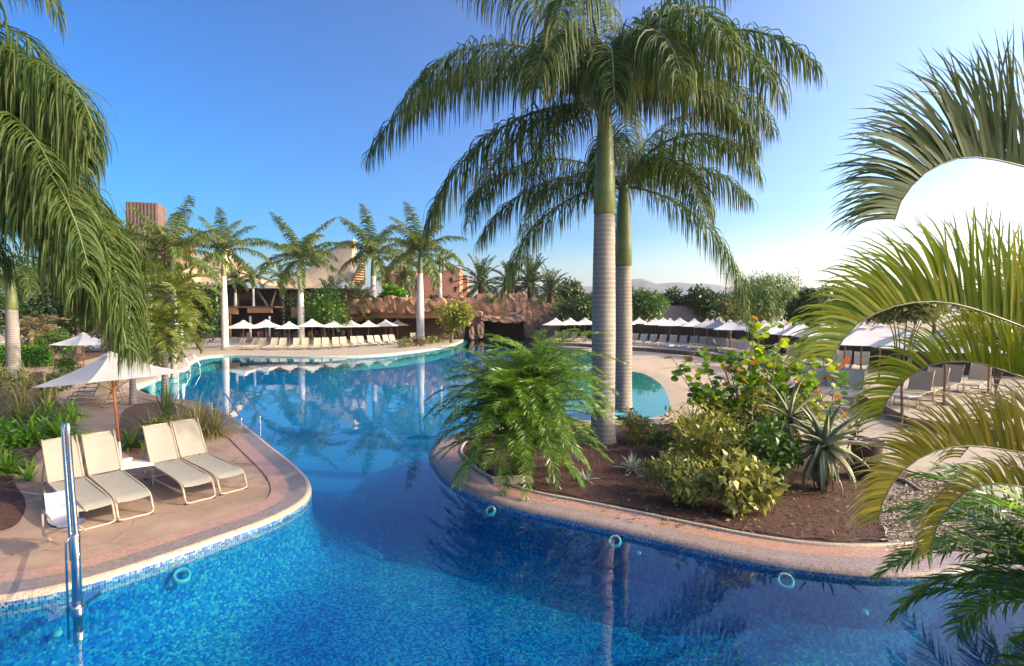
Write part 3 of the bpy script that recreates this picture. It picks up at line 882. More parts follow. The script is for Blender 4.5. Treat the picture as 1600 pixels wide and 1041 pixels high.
# ------------------------------------------------------------------ palms
def trunk_mesh(h, r0, r1, mat, bulge=0.0, seg=20, rings=True, lean=(0, 0), flare=0.25):
    prof = []
    nz = max(6, int(h / (0.09 if rings else 0.5)))
    b = MB(); vs = []
    for i in range(nz + 1):
        t = i / nz
        r = r0 + (r1 - r0) * t + bulge * math.sin(math.pi * min(1, t * 1.05)) + r0 * flare * math.exp(-t * h * 2.2)
        if rings: r += 0.0012 * (1 if i % 2 else 0)
        prof.append((r, t * h))
    b.lathe(prof, seg)
    if lean != (0, 0):
        b.v = [(x + lean[0] * (z / h) ** 1.5, y + lean[1] * (z / h) ** 1.5, z) for x, y, z in b.v]
    return b.mesh('trunk', mat, True)

def royal_palm(label, base, trunk_h, shaft_h, r, fronds, L, ll, lw, n, mats, group=None, droop=1.0, matT=None, seg=20):
    t = thing('royal_palm', label, 'palm tree', base, 0, group)
    put('trunk', trunk_mesh(trunk_h, r, r * 0.93, matT or M['royal'], r * 0.10, seg), t)
    b = MB()
    b.lathe([(r * 0.80, 0.0), (r * 0.98, 0.06), (r * 0.92, shaft_h * 0.3), (r * 0.72, shaft_h * 0.75), (r * 0.5, shaft_h), (r * 0.2, shaft_h + 0.25)], seg)
    put('crownshaft', b.mesh('crownshaft', M['shaft'], True), t, (0, 0, trunk_h))
    for az, e0, e1, lf in fronds:
        me = frond('frond', arc(L * lf, e0, e1, 0.85), (0, 1, 0), mats, n, ll, lw, droop, (-0.45, 0.75), (0.25, 0.9), 1.0, 0.10, 0.035 * L / 5, 6, 0.12)
        put('frond', me, t, (0, 0, trunk_h + shaft_h - 0.05 + random.uniform(-0.1, 0.1)), (0, 0, R(az)))
    return t

RL = [M['royal_leaf'], M['rachis']]
RLB = [M['royal_leaf_b'], M['rachis']]
p1 = at(942, 692)
royal_palm('taller smooth pale trunked royal palm in front of its twin on the mulch bed', p1, 5.85, 2.75, 0.285,
           [(178, 52, -62, 1.15), (196, 8, -72, 0.95), (158, 64, -42, 1.05), (212, 48, -60, 1.0), (252, 60, -62, 1.0), (275, 44, -66, 0.92),
            (262, 38, -66, 0.85), (285, 52, -60, 0.9), (300, 44, -66, 0.9), (245, 45, -66, 0.9), (350, 44, -70, 0.70), (322, 60, -56, 0.88), (2, 58, -62, 0.82), (24, 66, -50, 0.85), (70, 50, -55, 1.0), (110, 40, -60, 1.0), (140, 24, -68, 0.95), (350, 80, 10, 0.9), (195, 78, 0, 0.9)],
           6.3, 1.45, 0.030, 185, RL, droop=1.8)
p2 = at(972, 642)
royal_palm('shorter royal palm standing just behind its twin on the mulch bed', p2, 4.95, 2.75, 0.30,
           [(186, 28, -62, 0.92), (170, 50, -50, 1.0), (250, 50, -66, 0.9), (194, 4, -78, 0.95), (300, 55, -60, 0.95), (285, 35, -70, 0.9), (350, 40, -50, 0.72), (4, 58, -20, 0.80), (328, -8, -84, 1.05),
            (40, 55, -50, 1.0), (85, 45, -60, 1.0), (130, 50, -60, 1.0), (20, 75, 0, 0.9)],
           6.3, 1.45, 0.032, 150, RL, droop=1.8)
# palm just outside the left of the frame whose leaves hang into it
pl = Vector((-9.6, 8.0, 0))
lp = royal_palm('big royal palm with hanging leaves at the left edge of the photo', pl, 3.6, 2.0, 0.28,
           [(a, e, -60, 1.0) for a, e in ((60, 35), (85, 55), (110, 60), (150, 45), (200, 40), (250, 45), (300, 60), (-50, 62))], 4.4, 1.2, 0.036, 95, RLB, droop=1.5)
def hang_frond(pxs, Y0, Y1, ll, n, lw=0.022, droop=1.7, pt=0.12):
    P = [np.array(atY(x, y, Y0 + (Y1 - Y0) * i / (len(pxs) - 1)) - pl) for i, (x, y) in enumerate(pxs)]
    T = P[-1] - P[0]; T[2] = 0; T = T / np.linalg.norm(T)
    put('frond', frond('frond', P, (-T[1], T[0], 0), RLB, int(n * 1.35), ll, lw, droop, (-0.4, 0.7), (0.25, 0.9), 1.0, pt, 0.03, 6, 0.12), lp)
for q in range(7):
    dx, dy = random.uniform(-25, 25), random.uniform(-40, 40)
    hang_frond([(-150, 320 + dy), (-100, 250 + dy), (-35, 235 + dy), (35 + dx, 255 + dy), (95 + dx, 300 + dy), (135 + dx, 370 + dy), (160 + dx, 450 + dy)], 7.8, random.uniform(6.6, 9.4), 1.15, 190, 0.021)
    hang_frond([(-150, 300), (-115, 170 + dy), (-60, 110 + dy), (0, 100 + dy), (55 + dx, 130 + dy), (100 + dx, 190 + dy), (120 + dx, 260 + dy)], 7.8, random.uniform(6.8, 9.2), 1.15, 190, 0.021)
hang_frond([(-150, 330), (-90, 265), (-20, 243), (50, 250), (110, 285), (155, 345), (185, 420), (205, 480)], 7.8, 7.2, 1.15, 150)
for q in range(4):
    dx = random.uniform(-20, 20)
    hang_frond([(-150, 330), (-90, 275), (-10, 258), (60 + dx, 280), (125 + dx, 335), (170 + dx, 415), (192 + dx, 490), (203 + dx, 545)], 7.6, random.uniform(6.9, 8.4), 1.05, 190, 0.020)
hang_frond([(-150, 320), (-100, 270), (-40, 262), (20, 280), (70, 325), (105, 390), (125, 450)], 7.8, 6.6, 1.1, 130)
hang_frond([(-150, 310), (-110, 190), (-50, 110), (20, 85), (80, 108), (125, 150), (152, 210)], 7.8, 7.4, 1.15, 140)
hang_frond([(-150, 310), (-120, 180), (-80, 90), (-20, 40), (40, 60), (85, 120), (110, 190)], 7.9, 8.2, 1.2, 120)
hang_frond([(-150, 300), (-130, 120), (-90, 0), (-40, -60), (15, -75), (60, -40), (90, 20)], 7.9, 8.0, 1.1, 120)
hang_frond([(-150, 320), (-110, 250), (-50, 220), (20, 230), (80, 275), (120, 340), (140, 400)], 7.9, 9.3, 1.15, 130)
hang_frond([(-150, 330), (-120, 300), (-80, 310), (-40, 350), (-10, 410)], 7.6, 7.0, 1.0, 90)
hang_frond([(-150, 300), (-110, 200), (-60, 165), (0, 170), (50, 210), (85, 270)], 7.9, 6.8, 1.15, 110)

# palm with the swollen trunk
p3 = at(22, 592)
royal_palm('royal palm with swollen pale trunk behind the hanging leaves on the left', p3, 3.55, 1.5, 0.27,
           [(a, e, -65, 1) for a, e in ((0, 50), (40, 35), (85, 55), (130, 30), (170, 55), (215, 35), (250, 60), (290, 25), (325, 45))], 4.2, 0.95, 0.05, 70, RLB)

# row of far royal palms, shared leaf meshes
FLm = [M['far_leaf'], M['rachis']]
arch_f = []
for e0, e1 in ((82, 30), (68, 5), (58, -25), (45, -40), (32, -55), (15, -65), (-5, -75)):
    for k in range(2):
        arch_f.append(frond('frond', arc(3.4, e0 + random.uniform(-6, 6), e1 + random.uniform(-8, 8), 0.9), (0, 1, 0), FLm, 90, 0.60, 0.05, 0.9, (-0.4, 0.7), (0.3, 0.9), 1.0, 0.10, 0.03, 4, 0.14))
def far_palm(label, px, ybase, ytop, yshaft, spread, nf=13, group='royal palms along the far deck', rpx=None):
    base = at(px, ybase)
    s = F_PX / base.y
    h = (ybase - ytop) / s; sh = (ytop - yshaft) / s
    r = (rpx / s / 2) * 0.9 if rpx else 0.26
    t = thing('royal_palm', label, 'palm tree', base, 0, group)
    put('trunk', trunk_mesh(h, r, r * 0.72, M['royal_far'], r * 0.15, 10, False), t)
    b = MB(); b.lathe([(r * 0.68, 0), (r * 0.74, 0.1), (r * 0.55, sh * 0.7), (r * 0.35, sh)], 10)
    put('crownshaft', b.mesh('crownshaft', M['shaft'], True), t, (0, 0, h))
    sc_ = spread / s / 3.0
    ph = random.uniform(0, 360)
    nf += 4
    for k in range(nf):
        a = arch_f[min(13, int(k * 14 / nf))]
        put('frond', a, t, (0, 0, h + sh - 0.05), (0, R(random.uniform(-5, 5)), R(ph + k * 137.5 + random.uniform(-15, 15))), sc_ * random.uniform(0.88, 1.1))
    return t
FP = [(352, 547, 432, 394, 66, 13, 11), (369, 526, 458, 438, 34, 11, 6), (397, 526, 452, 436, 30, 9, 5), (443, 525, 452, 437, 32, 9, 6), (471, 537, 436, 405, 72, 13, 11), (491, 521, 440, 420, 52, 10, 6),
      (584, 528, 432, 400, 70, 14, 12), (630, 524, 452, 436, 24, 7, 4), (641, 524, 440, 416, 54, 11, 8), (657, 535, 428, 396, 72, 14, 13), (688, 529, 427, 414, 32, 9, 8)]
FLAB = ['tall white trunked royal palm at the left end of the far lounger row', 'short bright green royal palm just right of the leftmost far palm',
        'thin small royal palm in front of the pavilion opening', 'small royal palm with thin trunk left of the second tall far palm',
        'tall royal palm behind the far loungers in front of the straw roof', 'mid sized royal palm just right of the tall palm before the straw roof',
        'tall thick trunked royal palm beside the slatted gable of the pavilion', 'thinnest royal palm trunk in the cluster left of the far right palm pair',
        'mid sized royal palm behind the tall palm at the end of the deck', 'tall royal palm at the water edge on the right end of the far deck',
        'slim royal palm at the right tip of the far deck']
for lab, f in zip(FLAB, FP): far_palm(lab, *f[:5], f[5], rpx=f[6])
far_palm('royal palm with wide crown left of the far palm row near the brown tower', 272, 556, 425, 398, 88, 16, rpx=12)
far_palm('leafy royal palm partly hidden below the brown tower', 236, 552, 450, 425, 70, 13, rpx=10)

# date palms on the rocks
DLm = [M['date_leaf'], M['rachis']]
arch_d = [frond('frond', arc(2.6, e0 + random.uniform(-5, 5), e1, 1.1), (0, 1, 0), DLm, 44, 0.48, 0.06, 0.15, (0.1, 0.6), (0.6, 1.1), 0.9, 0.08, 0.03, 2, 0.1)
          for e0, e1 in ((85, 55), (72, 30), (60, 5), (45, -20), (30, -40), (12, -55), (-10, -65), (-30, -75))]
def date_palm(label, px, Y, ycrown, ybase, rad, n=34):
    base = atY(px, ybase, Y); cr = atY(px, ycrown, Y); s = F_PX / Y
    h = cr.z - base.z
    t = thing('date_palm', label, 'palm tree', base, 0, 'date palms on the rocks')
    b = MB(); b.lathe([(0.42 * (1 + 0.12 * (k % 2)), h * k / 12) for k in range(13)], 10)
    put('trunk', b.mesh('trunk', M['datetrunk']), t)
    for k in range(n):
        put('frond', arch_d[int(k * 8 / n)], t, (0, 0, h), (0, R(random.uniform(-6, 6)), R(k * 137.5 + random.uniform(-20, 20))), rad / s / 2.3 * random.uniform(0.85, 1.1))
for lab, a in (('upright date palm above the cave pillar, leftmost on the rocks', (752, 72, 447, 470, 44)), ('date palm with dark rounded crown second on the rocks', (797, 75, 447, 470, 40)),
               ('date palm with brown dead skirt third on the rocks', (829, 73, 444, 468, 44)), ('yellowish date palm at the right end of the rocks', (860, 70, 458, 474, 38)),
               ('date palm beside the slatted gable behind the far umbrellas', (560, 66, 478, 496, 36)), ('wide date palm under the straw roof behind the far umbrellas', (520, 64, 480, 500, 42))):
    date_palm(lab, *a)

# yellow-green small palms on the left
def small_palm(label, base, h, r, L, n, mats, ll=0.5, lw=0.04, e=(85, -35), lean=(0, 0), name='small_palm', droop=0.45, group=None):
    t = thing(name, label, 'palm tree', base, 0, group)
    put('trunk', trunk_mesh(h, r, r * 0.75, M['royal'], 0, 12, True, lean), t)
    for k in range(n):
        q = k / n
        e0 = e[0] + (e[1] - e[0]) * q
        me = frond('frond', arc(L * random.uniform(0.85, 1.1), e0, e0 - random.uniform(60, 95), 1.0), (0, 1, 0), mats, 42, ll, lw, droop, (0.1, 0.6), (0.5, 1.1), 0.9, 0.18, 0.02, 3, 0.12)
        put('frond', me, t, (lean[0], lean[1], h), (0, 0, R(k * 137.5 + random.uniform(-20, 20))))
    return t
FA = [M['fan_leaf'], M['rachis']]
small_palm('small yellow green palm with curved trunk beside the cycads', at(259, 634), 2.75, 0.12, 1.5, 24, FA, 0.5, 0.04, droop=0.2)
small_palm('bushy yellow green palm rising behind the small palm on the left', at(272, 592), 4.3, 0.14, 2.1, 26, FA, 0.7, 0.055, droop=0.2)
small_palm('slim grey palm trunk with short crown behind the near parasol', at(208, 632), 3.1, 0.1, 1.5, 12, [M['dry_leaf'], M['rachis']], 0.5, 0.05, (60, -50))
small_palm('palm with brown dry crown behind the clipped ball tree', at(57, 570), 2.3, 0.20, 1.9, 22, [M['dry_leaf'], M['rachis']], 0.5, 0.05, (70, -70))

# pygmy date palms
PL = [M['pygmy_leaf'], M['rachis']]
def pygmy(label, base, crowns, L, n, ll=0.26, lw=0.018, nl=58):
    t = thing('pygmy_date_palm', label, 'palm', base)
    for ci, (cx, cy, cz) in enumerate(crowns):
        b = MB(); b.tube([(cx * 0.3, cy * 0.3, -0.05), (cx * 0.7, cy * 0.7, cz * 0.5), (cx, cy, cz)], [0.09, 0.085, 0.08], 9)
        put('trunk', b.mesh('trunk', M['datetrunk']), t)
        for k in range(n):
            q = (k + 0.5) / n
            e0 = 86 - 84 * q
            me = frond('frond', arc(L * random.uniform(0.8, 1.12), e0, e0 - 88 + 16 * q, 1.1), (0, 1, 0), PL, nl, ll, lw, 0.35, (0.0, 0.55), (0.55, 1.1), 0.95, 0.10, 0.014, 3, 0.12, tintb=-0.1 + 0.2 * (1 - q) + 0.25 * (random.random() - 0.5))
            put('frond', me, t, (cx, cy, cz), (R(random.uniform(-14, 14)), 0, R(k * 137.5 + ci * 40 + random.uniform(-18, 18))))
    return t
pygmy('bushy pygmy date palm clump at the rounded tip of the mulch bed', at(815, 742), [(-0.3, 0.0, 1.55), (0.35, 0.25, 1.85), (0.1, -0.3, 1.2), (-0.05, -0.15, 0.62)], 1.85, 50)
pygmy('bright green pygmy date palm overhanging the water at the lower right corner', Vector((5.75, 4.75, 0)), [(-0.35, 0.15, 0.75), (-0.15, -0.45, 0.35)], 1.75, 34, 0.36, 0.022, 64)

# big feather leaves reaching in from the right
ar = thing('feather_palm', 'clump of large arching yellow tinged palm leaves reaching in from the right edge', 'palm', (6.4, 3.1, 0))
b = MB()
for k, (dx, dy, h) in enumerate(((0, 0, 3.2), (0.3, 0.25, 2.6), (-0.1, 0.3, 1.8), (0.2, -0.3, 2.2))):
    b.tube([(dx, dy, -0.05), (dx * 1.2, dy * 1.2, h * 0.5), (dx * 1.5, dy * 1.5, h)], [0.07, 0.06, 0.05], 8)
put('stem', b.mesh('stem', M['shaft'], True), ar)
def near_frond(pxs, Y, mats, ll, lw, n, dy=0.0, up=(1.68, 1.76), fwd=(0.75, 1.0), droop=0.34, spread=0.18, missing=0.0, tipbias=0.0, lprof=None, rr=0.011, tintb=0.0):
    P = [atY(x, y, Y + dy * i / (len(pxs) - 1)) - Vector((6.4, 3.1, 0)) for i, (x, y) in enumerate(pxs)]
    P = [np.array(p) for p in P]
    me = frond('frond', P, (0, -1, 0), mats, int(n * 2.2), ll, lw * 1.15, droop, up, fwd, spread, 0.22, rr, 6, 0.05, lprof, tintb, wander=0.035, missing=missing, tipbias=tipbias, wj=0.12, taper=True)
    put('frond', me, ar)
AL, AY, AO = [M['areca_leaf'], M['rachis_pale']], [M['areca_yellow'], M['rachis_pale']], [M['areca_old'], M['rachis_pale']]
lpn = ([0, 0.2, 0.55, 0.8, 1.0], [0.9, 1.0, 0.95, 0.75, 0.45])
near_frond([(2080, 620), (1850, 400), (1680, 292), (1590, 258), (1510, 246), (1450, 268), (1412, 308), (1398, 345)], 2.9, AL, 0.74, 0.022, 100, -0.25, lprof=lpn, fwd=(0.4, 0.8), droop=0.3)
near_frond([(2080, 800), (1850, 640), (1680, 548), (1570, 500), (1480, 473), (1400, 478), (1335, 510), (1300, 560)], 2.8, AY, 0.62, 0.020, 84, -0.2, lprof=lpn)
near_frond([(2060, 860), (1850, 690), (1720, 625), (1600, 590), (1520, 566), (1450, 572), (1395, 612), (1375, 655)], 3.1, AY, 0.50, 0.018, 70, 0.0, lprof=lpn, missing=0.12)
near_frond([(2060, 960), (1850, 800), (1720, 735), (1600, 708), (1500, 697), (1430, 720), (1388, 765), (1372, 815)], 2.9, AO, 0.46, 0.017, 70, -0.1, lprof=lpn, missing=0.15, droop=0.3)
near_frond([(2040, 980), (1850, 850), (1720, 790), (1620, 765), (1540, 757), (1490, 785), (1462, 828), (1452, 868)], 2.75, AO, 0.30, 0.016, 64, 0.1, lprof=lpn, missing=0.2, droop=0.5, tipbias=0.2)
near_frond([(2060, 760), (1900, 600), (1760, 500), (1680, 470), (1600, 470), (1540, 500), (1500, 545)], 3.5, AO, 0.55, 0.018, 64, 0.0, lprof=lpn, missing=0.2, tipbias=0.15)
near_frond([(2060, 900), (1900, 760), (1760, 680), (1680, 655), (1600, 650), (1540, 672), (1500, 715)], 3.5, AO, 0.5, 0.018, 60, 0.0, lprof=lpn, missing=0.3, droop=0.5, tipbias=0.3)

# ------------------------------------------------------------------ shrubs, trees, rosettes
def shrub(name, label, cat, base, lumps, n, mat, size, aspect=0.5, stems=5, group=None, hang=0.0, shell=0.5, stemr=0.02):
    t = thing(name, label, cat, base, 0, group)
    put('foliage', foliage('foliage', n, lumps, mat, size, aspect, shell, hang, 0.0), t, kind='stuff')
    if stems:
        b = MB()
        for k in range(stems):
            l = random.choice(lumps)
            b.tube([(l[0] * 0.2, l[1] * 0.2, -0.03), (l[0] * 0.5, l[1] * 0.5, l[2] * 0.5), (l[0], l[1], l[2])], [stemr, stemr * 0.8, stemr * 0.4], 5)
        put('stem', b.mesh('stem', M['twig']), t)
    return t

def tree(name, label, base, h, crown, n, mat, size, aspect=0.45, hang=0.0, trunk_r=0.2, group=None, cat='tree', shell=0.45, fork=0.35):
    """crown: lumps relative to base"""
    t = thing(name, label, cat, base, 0, group)
    b = MB()
    top = Vector((0, 0, h * fork))
    b.tube([(0, 0, -0.1), (0.05, 0.02, h * fork * 0.5), top], [trunk_r, trunk_r * 0.85, trunk_r * 0.7], 8)
    for l in crown:
        e = Vector(l[:3]); mid = top.lerp(e, 0.5) + Vector((0, 0, 0.1 * h))
        b.tube([top - Vector((0, 0, 0.05)), mid, e], [trunk_r * 0.5, trunk_r * 0.33, trunk_r * 0.12], 5)
    put('trunk', b.mesh('trunk', M['bark']), t)
    put('crown', foliage('crown', n, crown, mat, size, aspect, shell, hang), t, kind='stuff')
    return t

def lumps(cx, cy, cz, rx, ry, rz, k, s=0.45):
    res = []
    for i in range(k):
        u = nrm(RNG.normal(0, 1, (1, 3)))[0]
        f = RNG.uniform(0.35, 0.8)
        q = RNG.uniform(0.75, 1.25) * s
        res.append((cx + u[0] * rx * f, cy + u[1] * ry * f, cz + u[2] * rz * f, rx * q, ry * q, rz * q))
    return res

def rosette(name, label, cat, base, n, L, w, mat, e=(80, 10), droop=0.5, nseg=5, group=None, parts=False, clumps=((0, 0),), thick=0.0):
    t = thing(name, label, cat, base, 0, group)
    P, D, W = [], [], []
    for cx, cy in clumps:
        for k in range(n):
            a = k * 2.39996 + random.uniform(-0.3, 0.3)
            el = R(e[0] + (e[1] - e[0]) * (k / n) + random.uniform(-8, 8))
            D.append((math.cos(a) * math.cos(el), math.sin(a) * math.cos(el), math.sin(el)))
            W.append((-math.sin(a), math.cos(a), 0)); P.append((cx + 0.02 * math.cos(a), cy + 0.02 * math.sin(a), 0.01))
    P, D, W = np.array(P), np.array(D), np.array(W); m = len(P)
    V, Fq, tip, li = strips(P, D, W, L * RNG.uniform(0.65, 1.15, m), np.full(m, w) * RNG.uniform(0.8, 1.2, m), droop * RNG.uniform(0.6, 1.4, m), nseg, 0.03)
    put('foliage', npmesh('foliage', V, Fq, mat, RNG.random(m)[li], tip), t, kind='stuff')
    return t

# sea grape: round leaves on open twigs
def sea_grape():
    base = at(1168, 692)
    s = F_PX / base.y
    t = thing('sea_grape_bush', 'open bush of round lime and orange leaves in the middle of the mulch bed', 'bush', base)
    tips = []
    b = MB()
    heads = [(1050, 560), (1075, 610), (1100, 570), (1105, 640), (1135, 600), (1150, 560), (1180, 495), (1185, 525), (1195, 570), (1215, 540), (1225, 510), (1240, 560), (1200, 610),
             (1250, 600), (1270, 570), (1290, 590), (1305, 575), (1310, 625), (1280, 640), (1235, 645), (1165, 630), (1060, 580), (1295, 660), (1160, 590), (1255, 630), (1220, 590), (1120, 545), (1270, 610), (1085, 585), (1140, 575), (1172, 560), (1205, 555), (1262, 590), (1300, 610), (1230, 580), (1180, 590), (1250, 545), (1110, 610)]
    for hx, hy in heads:
        dy = random.uniform(-1.0, 1.0)
        e = atY(hx, hy, base.y + dy) - base
        mid = Vector((e.x * 0.45, e.y * 0.5, e.z * 0.35)) + Vector((random.uniform(-.15, .15), 0, 0))
        pts = resample([(e.x * 0.05, e.y * 0.05, -0.05), mid, e], 8)
        b.tube(pts, list(np.linspace(0.032, 0.008, 8)), 5)
        for k in range(4):
            st = Vector(pts[random.randint(4, 7)])
            d = Vector((random.gauss(0, 1), random.gauss(0, 1), random.gauss(0.35, 0.6))).normalized() * random.uniform(0.25, 0.6)
            b.tube([st, st + d * 0.5 + Vector((0, 0, 0.03)), st + d], [0.010, 0.007, 0.004], 4)
            for j in range(5): tips.append(st + d * random.uniform(0.3, 1.05))
        for j in range(6): tips.append(Vector(pts[random.randint(4, 7)]))
    put('stem', b.mesh('stem', M['twig']), t)
    meshes = []
    for mk, cnt in (('grape_g', 4), ('grape_y', 3), ('grape_o', 1)):
        for q in range(cnt):
            ang = np.linspace(0, 2 * np.pi, 9)[:-1]
            V = [(0.5, 0, 0.0)] + [(0.5 + 0.5 * math.cos(a) * (0.96 + 0.08 * random.random()), 0.52 * math.sin(a), 0.13 * abs(math.sin(a)) + 0.05 * math.cos(2 * a)) for a in ang]
            me = bpy.data.meshes.new('leaf')
            me.from_pydata(V, [], [(0, i + 1, (i + 1) % 8 + 1) for i in range(8)])
            me.materials.append(M[mk]); me.update()
            a_ = me.attributes.new("tint", 'FLOAT', 'POINT'); tv = random.random(); a_.data.foreach_set("value", [tv] * 9)
            meshes.append((me, mk))
    random.shuffle(tips)
    wts = [1.3 if k == 'grape_g' else (0.9 if k == 'grape_y' else 0.35) for _, k in meshes]
    for k in range(300):
        p = tips[k % len(tips)]
        me = random.choices(meshes, wts)[0][0]
        put('leaf', me, t, p + Vector((random.gauss(0, .04), random.gauss(0, .04), random.gauss(0, .04))), (random.uniform(-0.9, 0.9), random.uniform(-1.0, 0.5), random.uniform(0, 6.28)), random.uniform(0.16, 0.26))
    P, Fc, tn = [], [], []
    rest = (tips + tips)[300:1050]
    mb = [MB(), MB(), MB()]
    for p in rest:
        k = random.choices((0, 1, 2), (0.6, 0.33, 0.07))[0]
        me = meshes[(0, 4, 7)[k]][0]
        mt = Matrix.LocRotScale(p + Vector((random.gauss(0, .06), random.gauss(0, .06), random.gauss(0, .06))), Matrix.Rotation(random.uniform(0, 6.28), 3, 'Z') @ Matrix.Rotation(random.uniform(-1, 0.5), 3, 'Y') @ Matrix.Rotation(random.uniform(-.9, .9), 3, 'X'), Vector((1, 1, 1)) * random.uniform(0.14, 0.23))
        mb[0].add([mt @ v.co for v in me.vertices], [tuple(q.vertices) for q in me.polygons], k)
    me = mb[0].mesh('foliage', [M['grape_g'], M['grape_y'], M['grape_o']])
    a_ = me.attributes.new("tint", 'FLOAT', 'POINT'); a_.data.foreach_set("value", np.repeat(RNG.random(len(rest)), 9).astype(np.float32))
    put('foliage', me, t, kind='stuff')
sea_grape()

# aloes with single thick leaves
def aloe_leaf_mesh(L, w, droop, mat):
    V, Fc, tint, tip = [], [], [], []
    n = 8; p = Vector((0, 0, 0)); e = R(0)
    tv = random.random()
    for k in range(n + 1):
        t = k / n
        ww = w * (1 - t) ** 0.7 * (0.8 + 0.4 * math.sin(math.pi * min(1, t * 2.2)) if t < 0.45 else 1.0) + 0.003
        th = 0.25 * ww
        nx, nz = -math.sin(e), math.cos(e)
        for y, d in ((-ww / 2, th * 0.9), (-ww * 0.25, -th * 0.2), (0, -th * 0.5), (ww * 0.25, -th * 0.2), (ww / 2, th * 0.9), (0, -th * 1.7)):
            V.append((p.x + nx * d, y, p.z + nz * d)); tint.append(tv); tip.append(t)
        e -= R(droop) / n * (0.4 + 1.2 * t)
        p = p + Vector((math.cos(e), 0, math.sin(e))) * L / n
    for k in range(n):
        for j in range(6):
            j2 = (j + 1) % 6
            Fc.append((k * 6 + j, k * 6 + j2, (k + 1) * 6 + j2, (k + 1) * 6 + j))
    return npmesh('leaf', np.array(V), np.array(Fc), mat, np.array(tint), np.array(tip), smooth=True)
def aloe(label, base, h, n, L, w, mat, dry=6, group='aloes on the mulch bed', e=(80, -45)):
    t = thing('aloe', label, 'aloe', base, 0, group)
    b = MB(); b.tube([(0, 0, -0.05), (0.02, 0, h * 0.6), (0, 0, h)], [0.10, 0.09, 0.08], 9)
    put('trunk', b.mesh('trunk', M['datetrunk']), t)
    ms = [aloe_leaf_mesh(L * random.uniform(0.85, 1.1), w, d, mat) for d in (25, 40, 55, 75, 90)]
    for k in range(n):
        q = k / n
        put('leaf', ms[min(4, int(q * 5))], t, (0, 0, h + 0.12 * (1 - q)), (0, -R(e[0] + (e[1] - e[0]) * q + random.uniform(-8, 8)), k * 2.39996 + random.uniform(-.2, .2)), random.uniform(0.8, 1.1))
    md = aloe_leaf_mesh(L * 0.7, w * 0.5, 60, M['aloe_dry'])
    for k in range(dry):
        put('dry_leaf', md, t, (0, 0, h * 0.7), (0, R(35 + random.uniform(-15, 25)), random.uniform(0, 6.28)), random.uniform(0.7, 1.1))
    return t
aloe('large grey green aloe with downturned leaves right of the shrubs', at(1287, 766), 0.78, 50, 0.98, 0.15, M['aloe'], 16, e=(75, -66))
aloe('smaller spiky aloe half hidden behind the round leaved bush', at(1232, 725), 0.95, 36, 1.05, 0.085, M['aloe'], 14, e=(75, -50))
aloe('dry brown aloe between the round leaved bush and the planter', at(1335, 742), 0.75, 20, 0.75, 0.05, M['aloe_dry'], 10, e=(75, -40))

# shrubs on the peninsula
def sh(px, py, wx, h, n, mat, size, label, aspect=0.5, group=None, stems=6):
    base = at(px, py); s = F_PX / base.y
    rx = wx / s / 2; hz = h / s
    shrub('shrub', label, 'shrub', base, lumps(0, 0, hz * 0.5, rx, rx * 0.8, hz * 0.55, 14, 0.36), n, mat, size, aspect, stems, group)
sh(1160, 800, 130, 92, 700, M['vari'], 0.17, 'variegated shrub with cream edged leaves spilling towards the coping', 0.55)
sh(1082, 790, 120, 74, 620, M['vari'], 0.14, 'low variegated shrub at the left of the cream edged shrub by the coping', 0.5)
sh(1125, 752, 130, 110, 800, M['shrub_yellow'], 0.15, 'taller yellow green shrub behind the two variegated shrubs', 0.5)
sh(1205, 765, 120, 110, 1000, M['shrub_mid'], 0.13, 'dark olive shrub between the variegated shrub and the aloe', 0.5)
sh(1085, 725, 140, 95, 1200, M['shrub_yellow'], 0.14, 'yellow green fern like shrub left of the round leaved bush', 0.35)
sh(1050, 775, 110, 70, 800, M['shrub_olive'], 0.11, 'low spreading shrub at the left end of the shrub group', 0.3)
sh(990, 690, 80, 52, 1500, M['shrub_yellow'], 0.075, 'rounded small leaved shrub beside the royal palm trunks', 0.5)
sh(1040, 710, 70, 42, 800, M['shrub_mid'], 0.08, 'low green shrub right of the rounded shrub', 0.5)
sh(1215, 712, 130, 105, 900, M['shrub_yellow'], 0.13, 'lime leaved shrub in front of the smaller spiky aloe', 0.55)
sh(1110, 712, 130, 85, 900, M['shrub_yellow'], 0.12, 'yellow tipped shrub directly below the round leaved bush', 0.5)
sh(1150, 700, 130, 70, 1100, M['shrub_mid'], 0.1, 'leafy green shrub under the round leaved bush', 0.5)
rosette('fern_clump', 'spiky cycad like clump left of the round leaved bush by the pale water', 'fern', at(1085, 668), 40, 0.9, 0.05, M['cycad'], (80, 5), 0.6)
rosette('agave', 'silver spiky agave in the open mulch left of the shrubs', 'agave', at(990, 736), 46, 0.42, 0.035, M['agave'], (80, 8), 0.25)
rosette('agave', 'small pale agave beside the pygmy palm near the coping', 'agave', at(916, 752), 26, 0.28, 0.025, M['agave'], (70, 5), 0.25)
rosette('agave', 'tiny agave sprig at the foot of the pygmy palm', 'agave', at(858, 757), 12, 0.2, 0.018, M['agave'], (75, 20), 0.25)
slab = MB(); slab.box((0, 0, 0.03), (0.8, 0.4, 0.05), Matrix.Rotation(R(8), 3, 'Z'))
o = put('stone_slab', slab.mesh('stone_slab', M['path']), None, at(800, 752)); tag(o, 'pale flat stone slab half under the pygmy palm', 'slab')
hz = MB(); hp_ = [p for p in off(0.95, iE) if p.y < 12.0 and p.y > 6.9 and p.x > -0.9]
hz.tube([(p.x + 0.05 * math.sin(k * 1.3), p.y + 0.04 * math.cos(k * 0.9), 0.02) for k, p in enumerate(hp_)], 0.011, 6)
tag(put('irrigation_hose', hz.mesh('irrigation_hose', M['rubber'])), 'thin dark drip hose lying along the inside of the coping', 'hose')
P_, n_ = [], 420
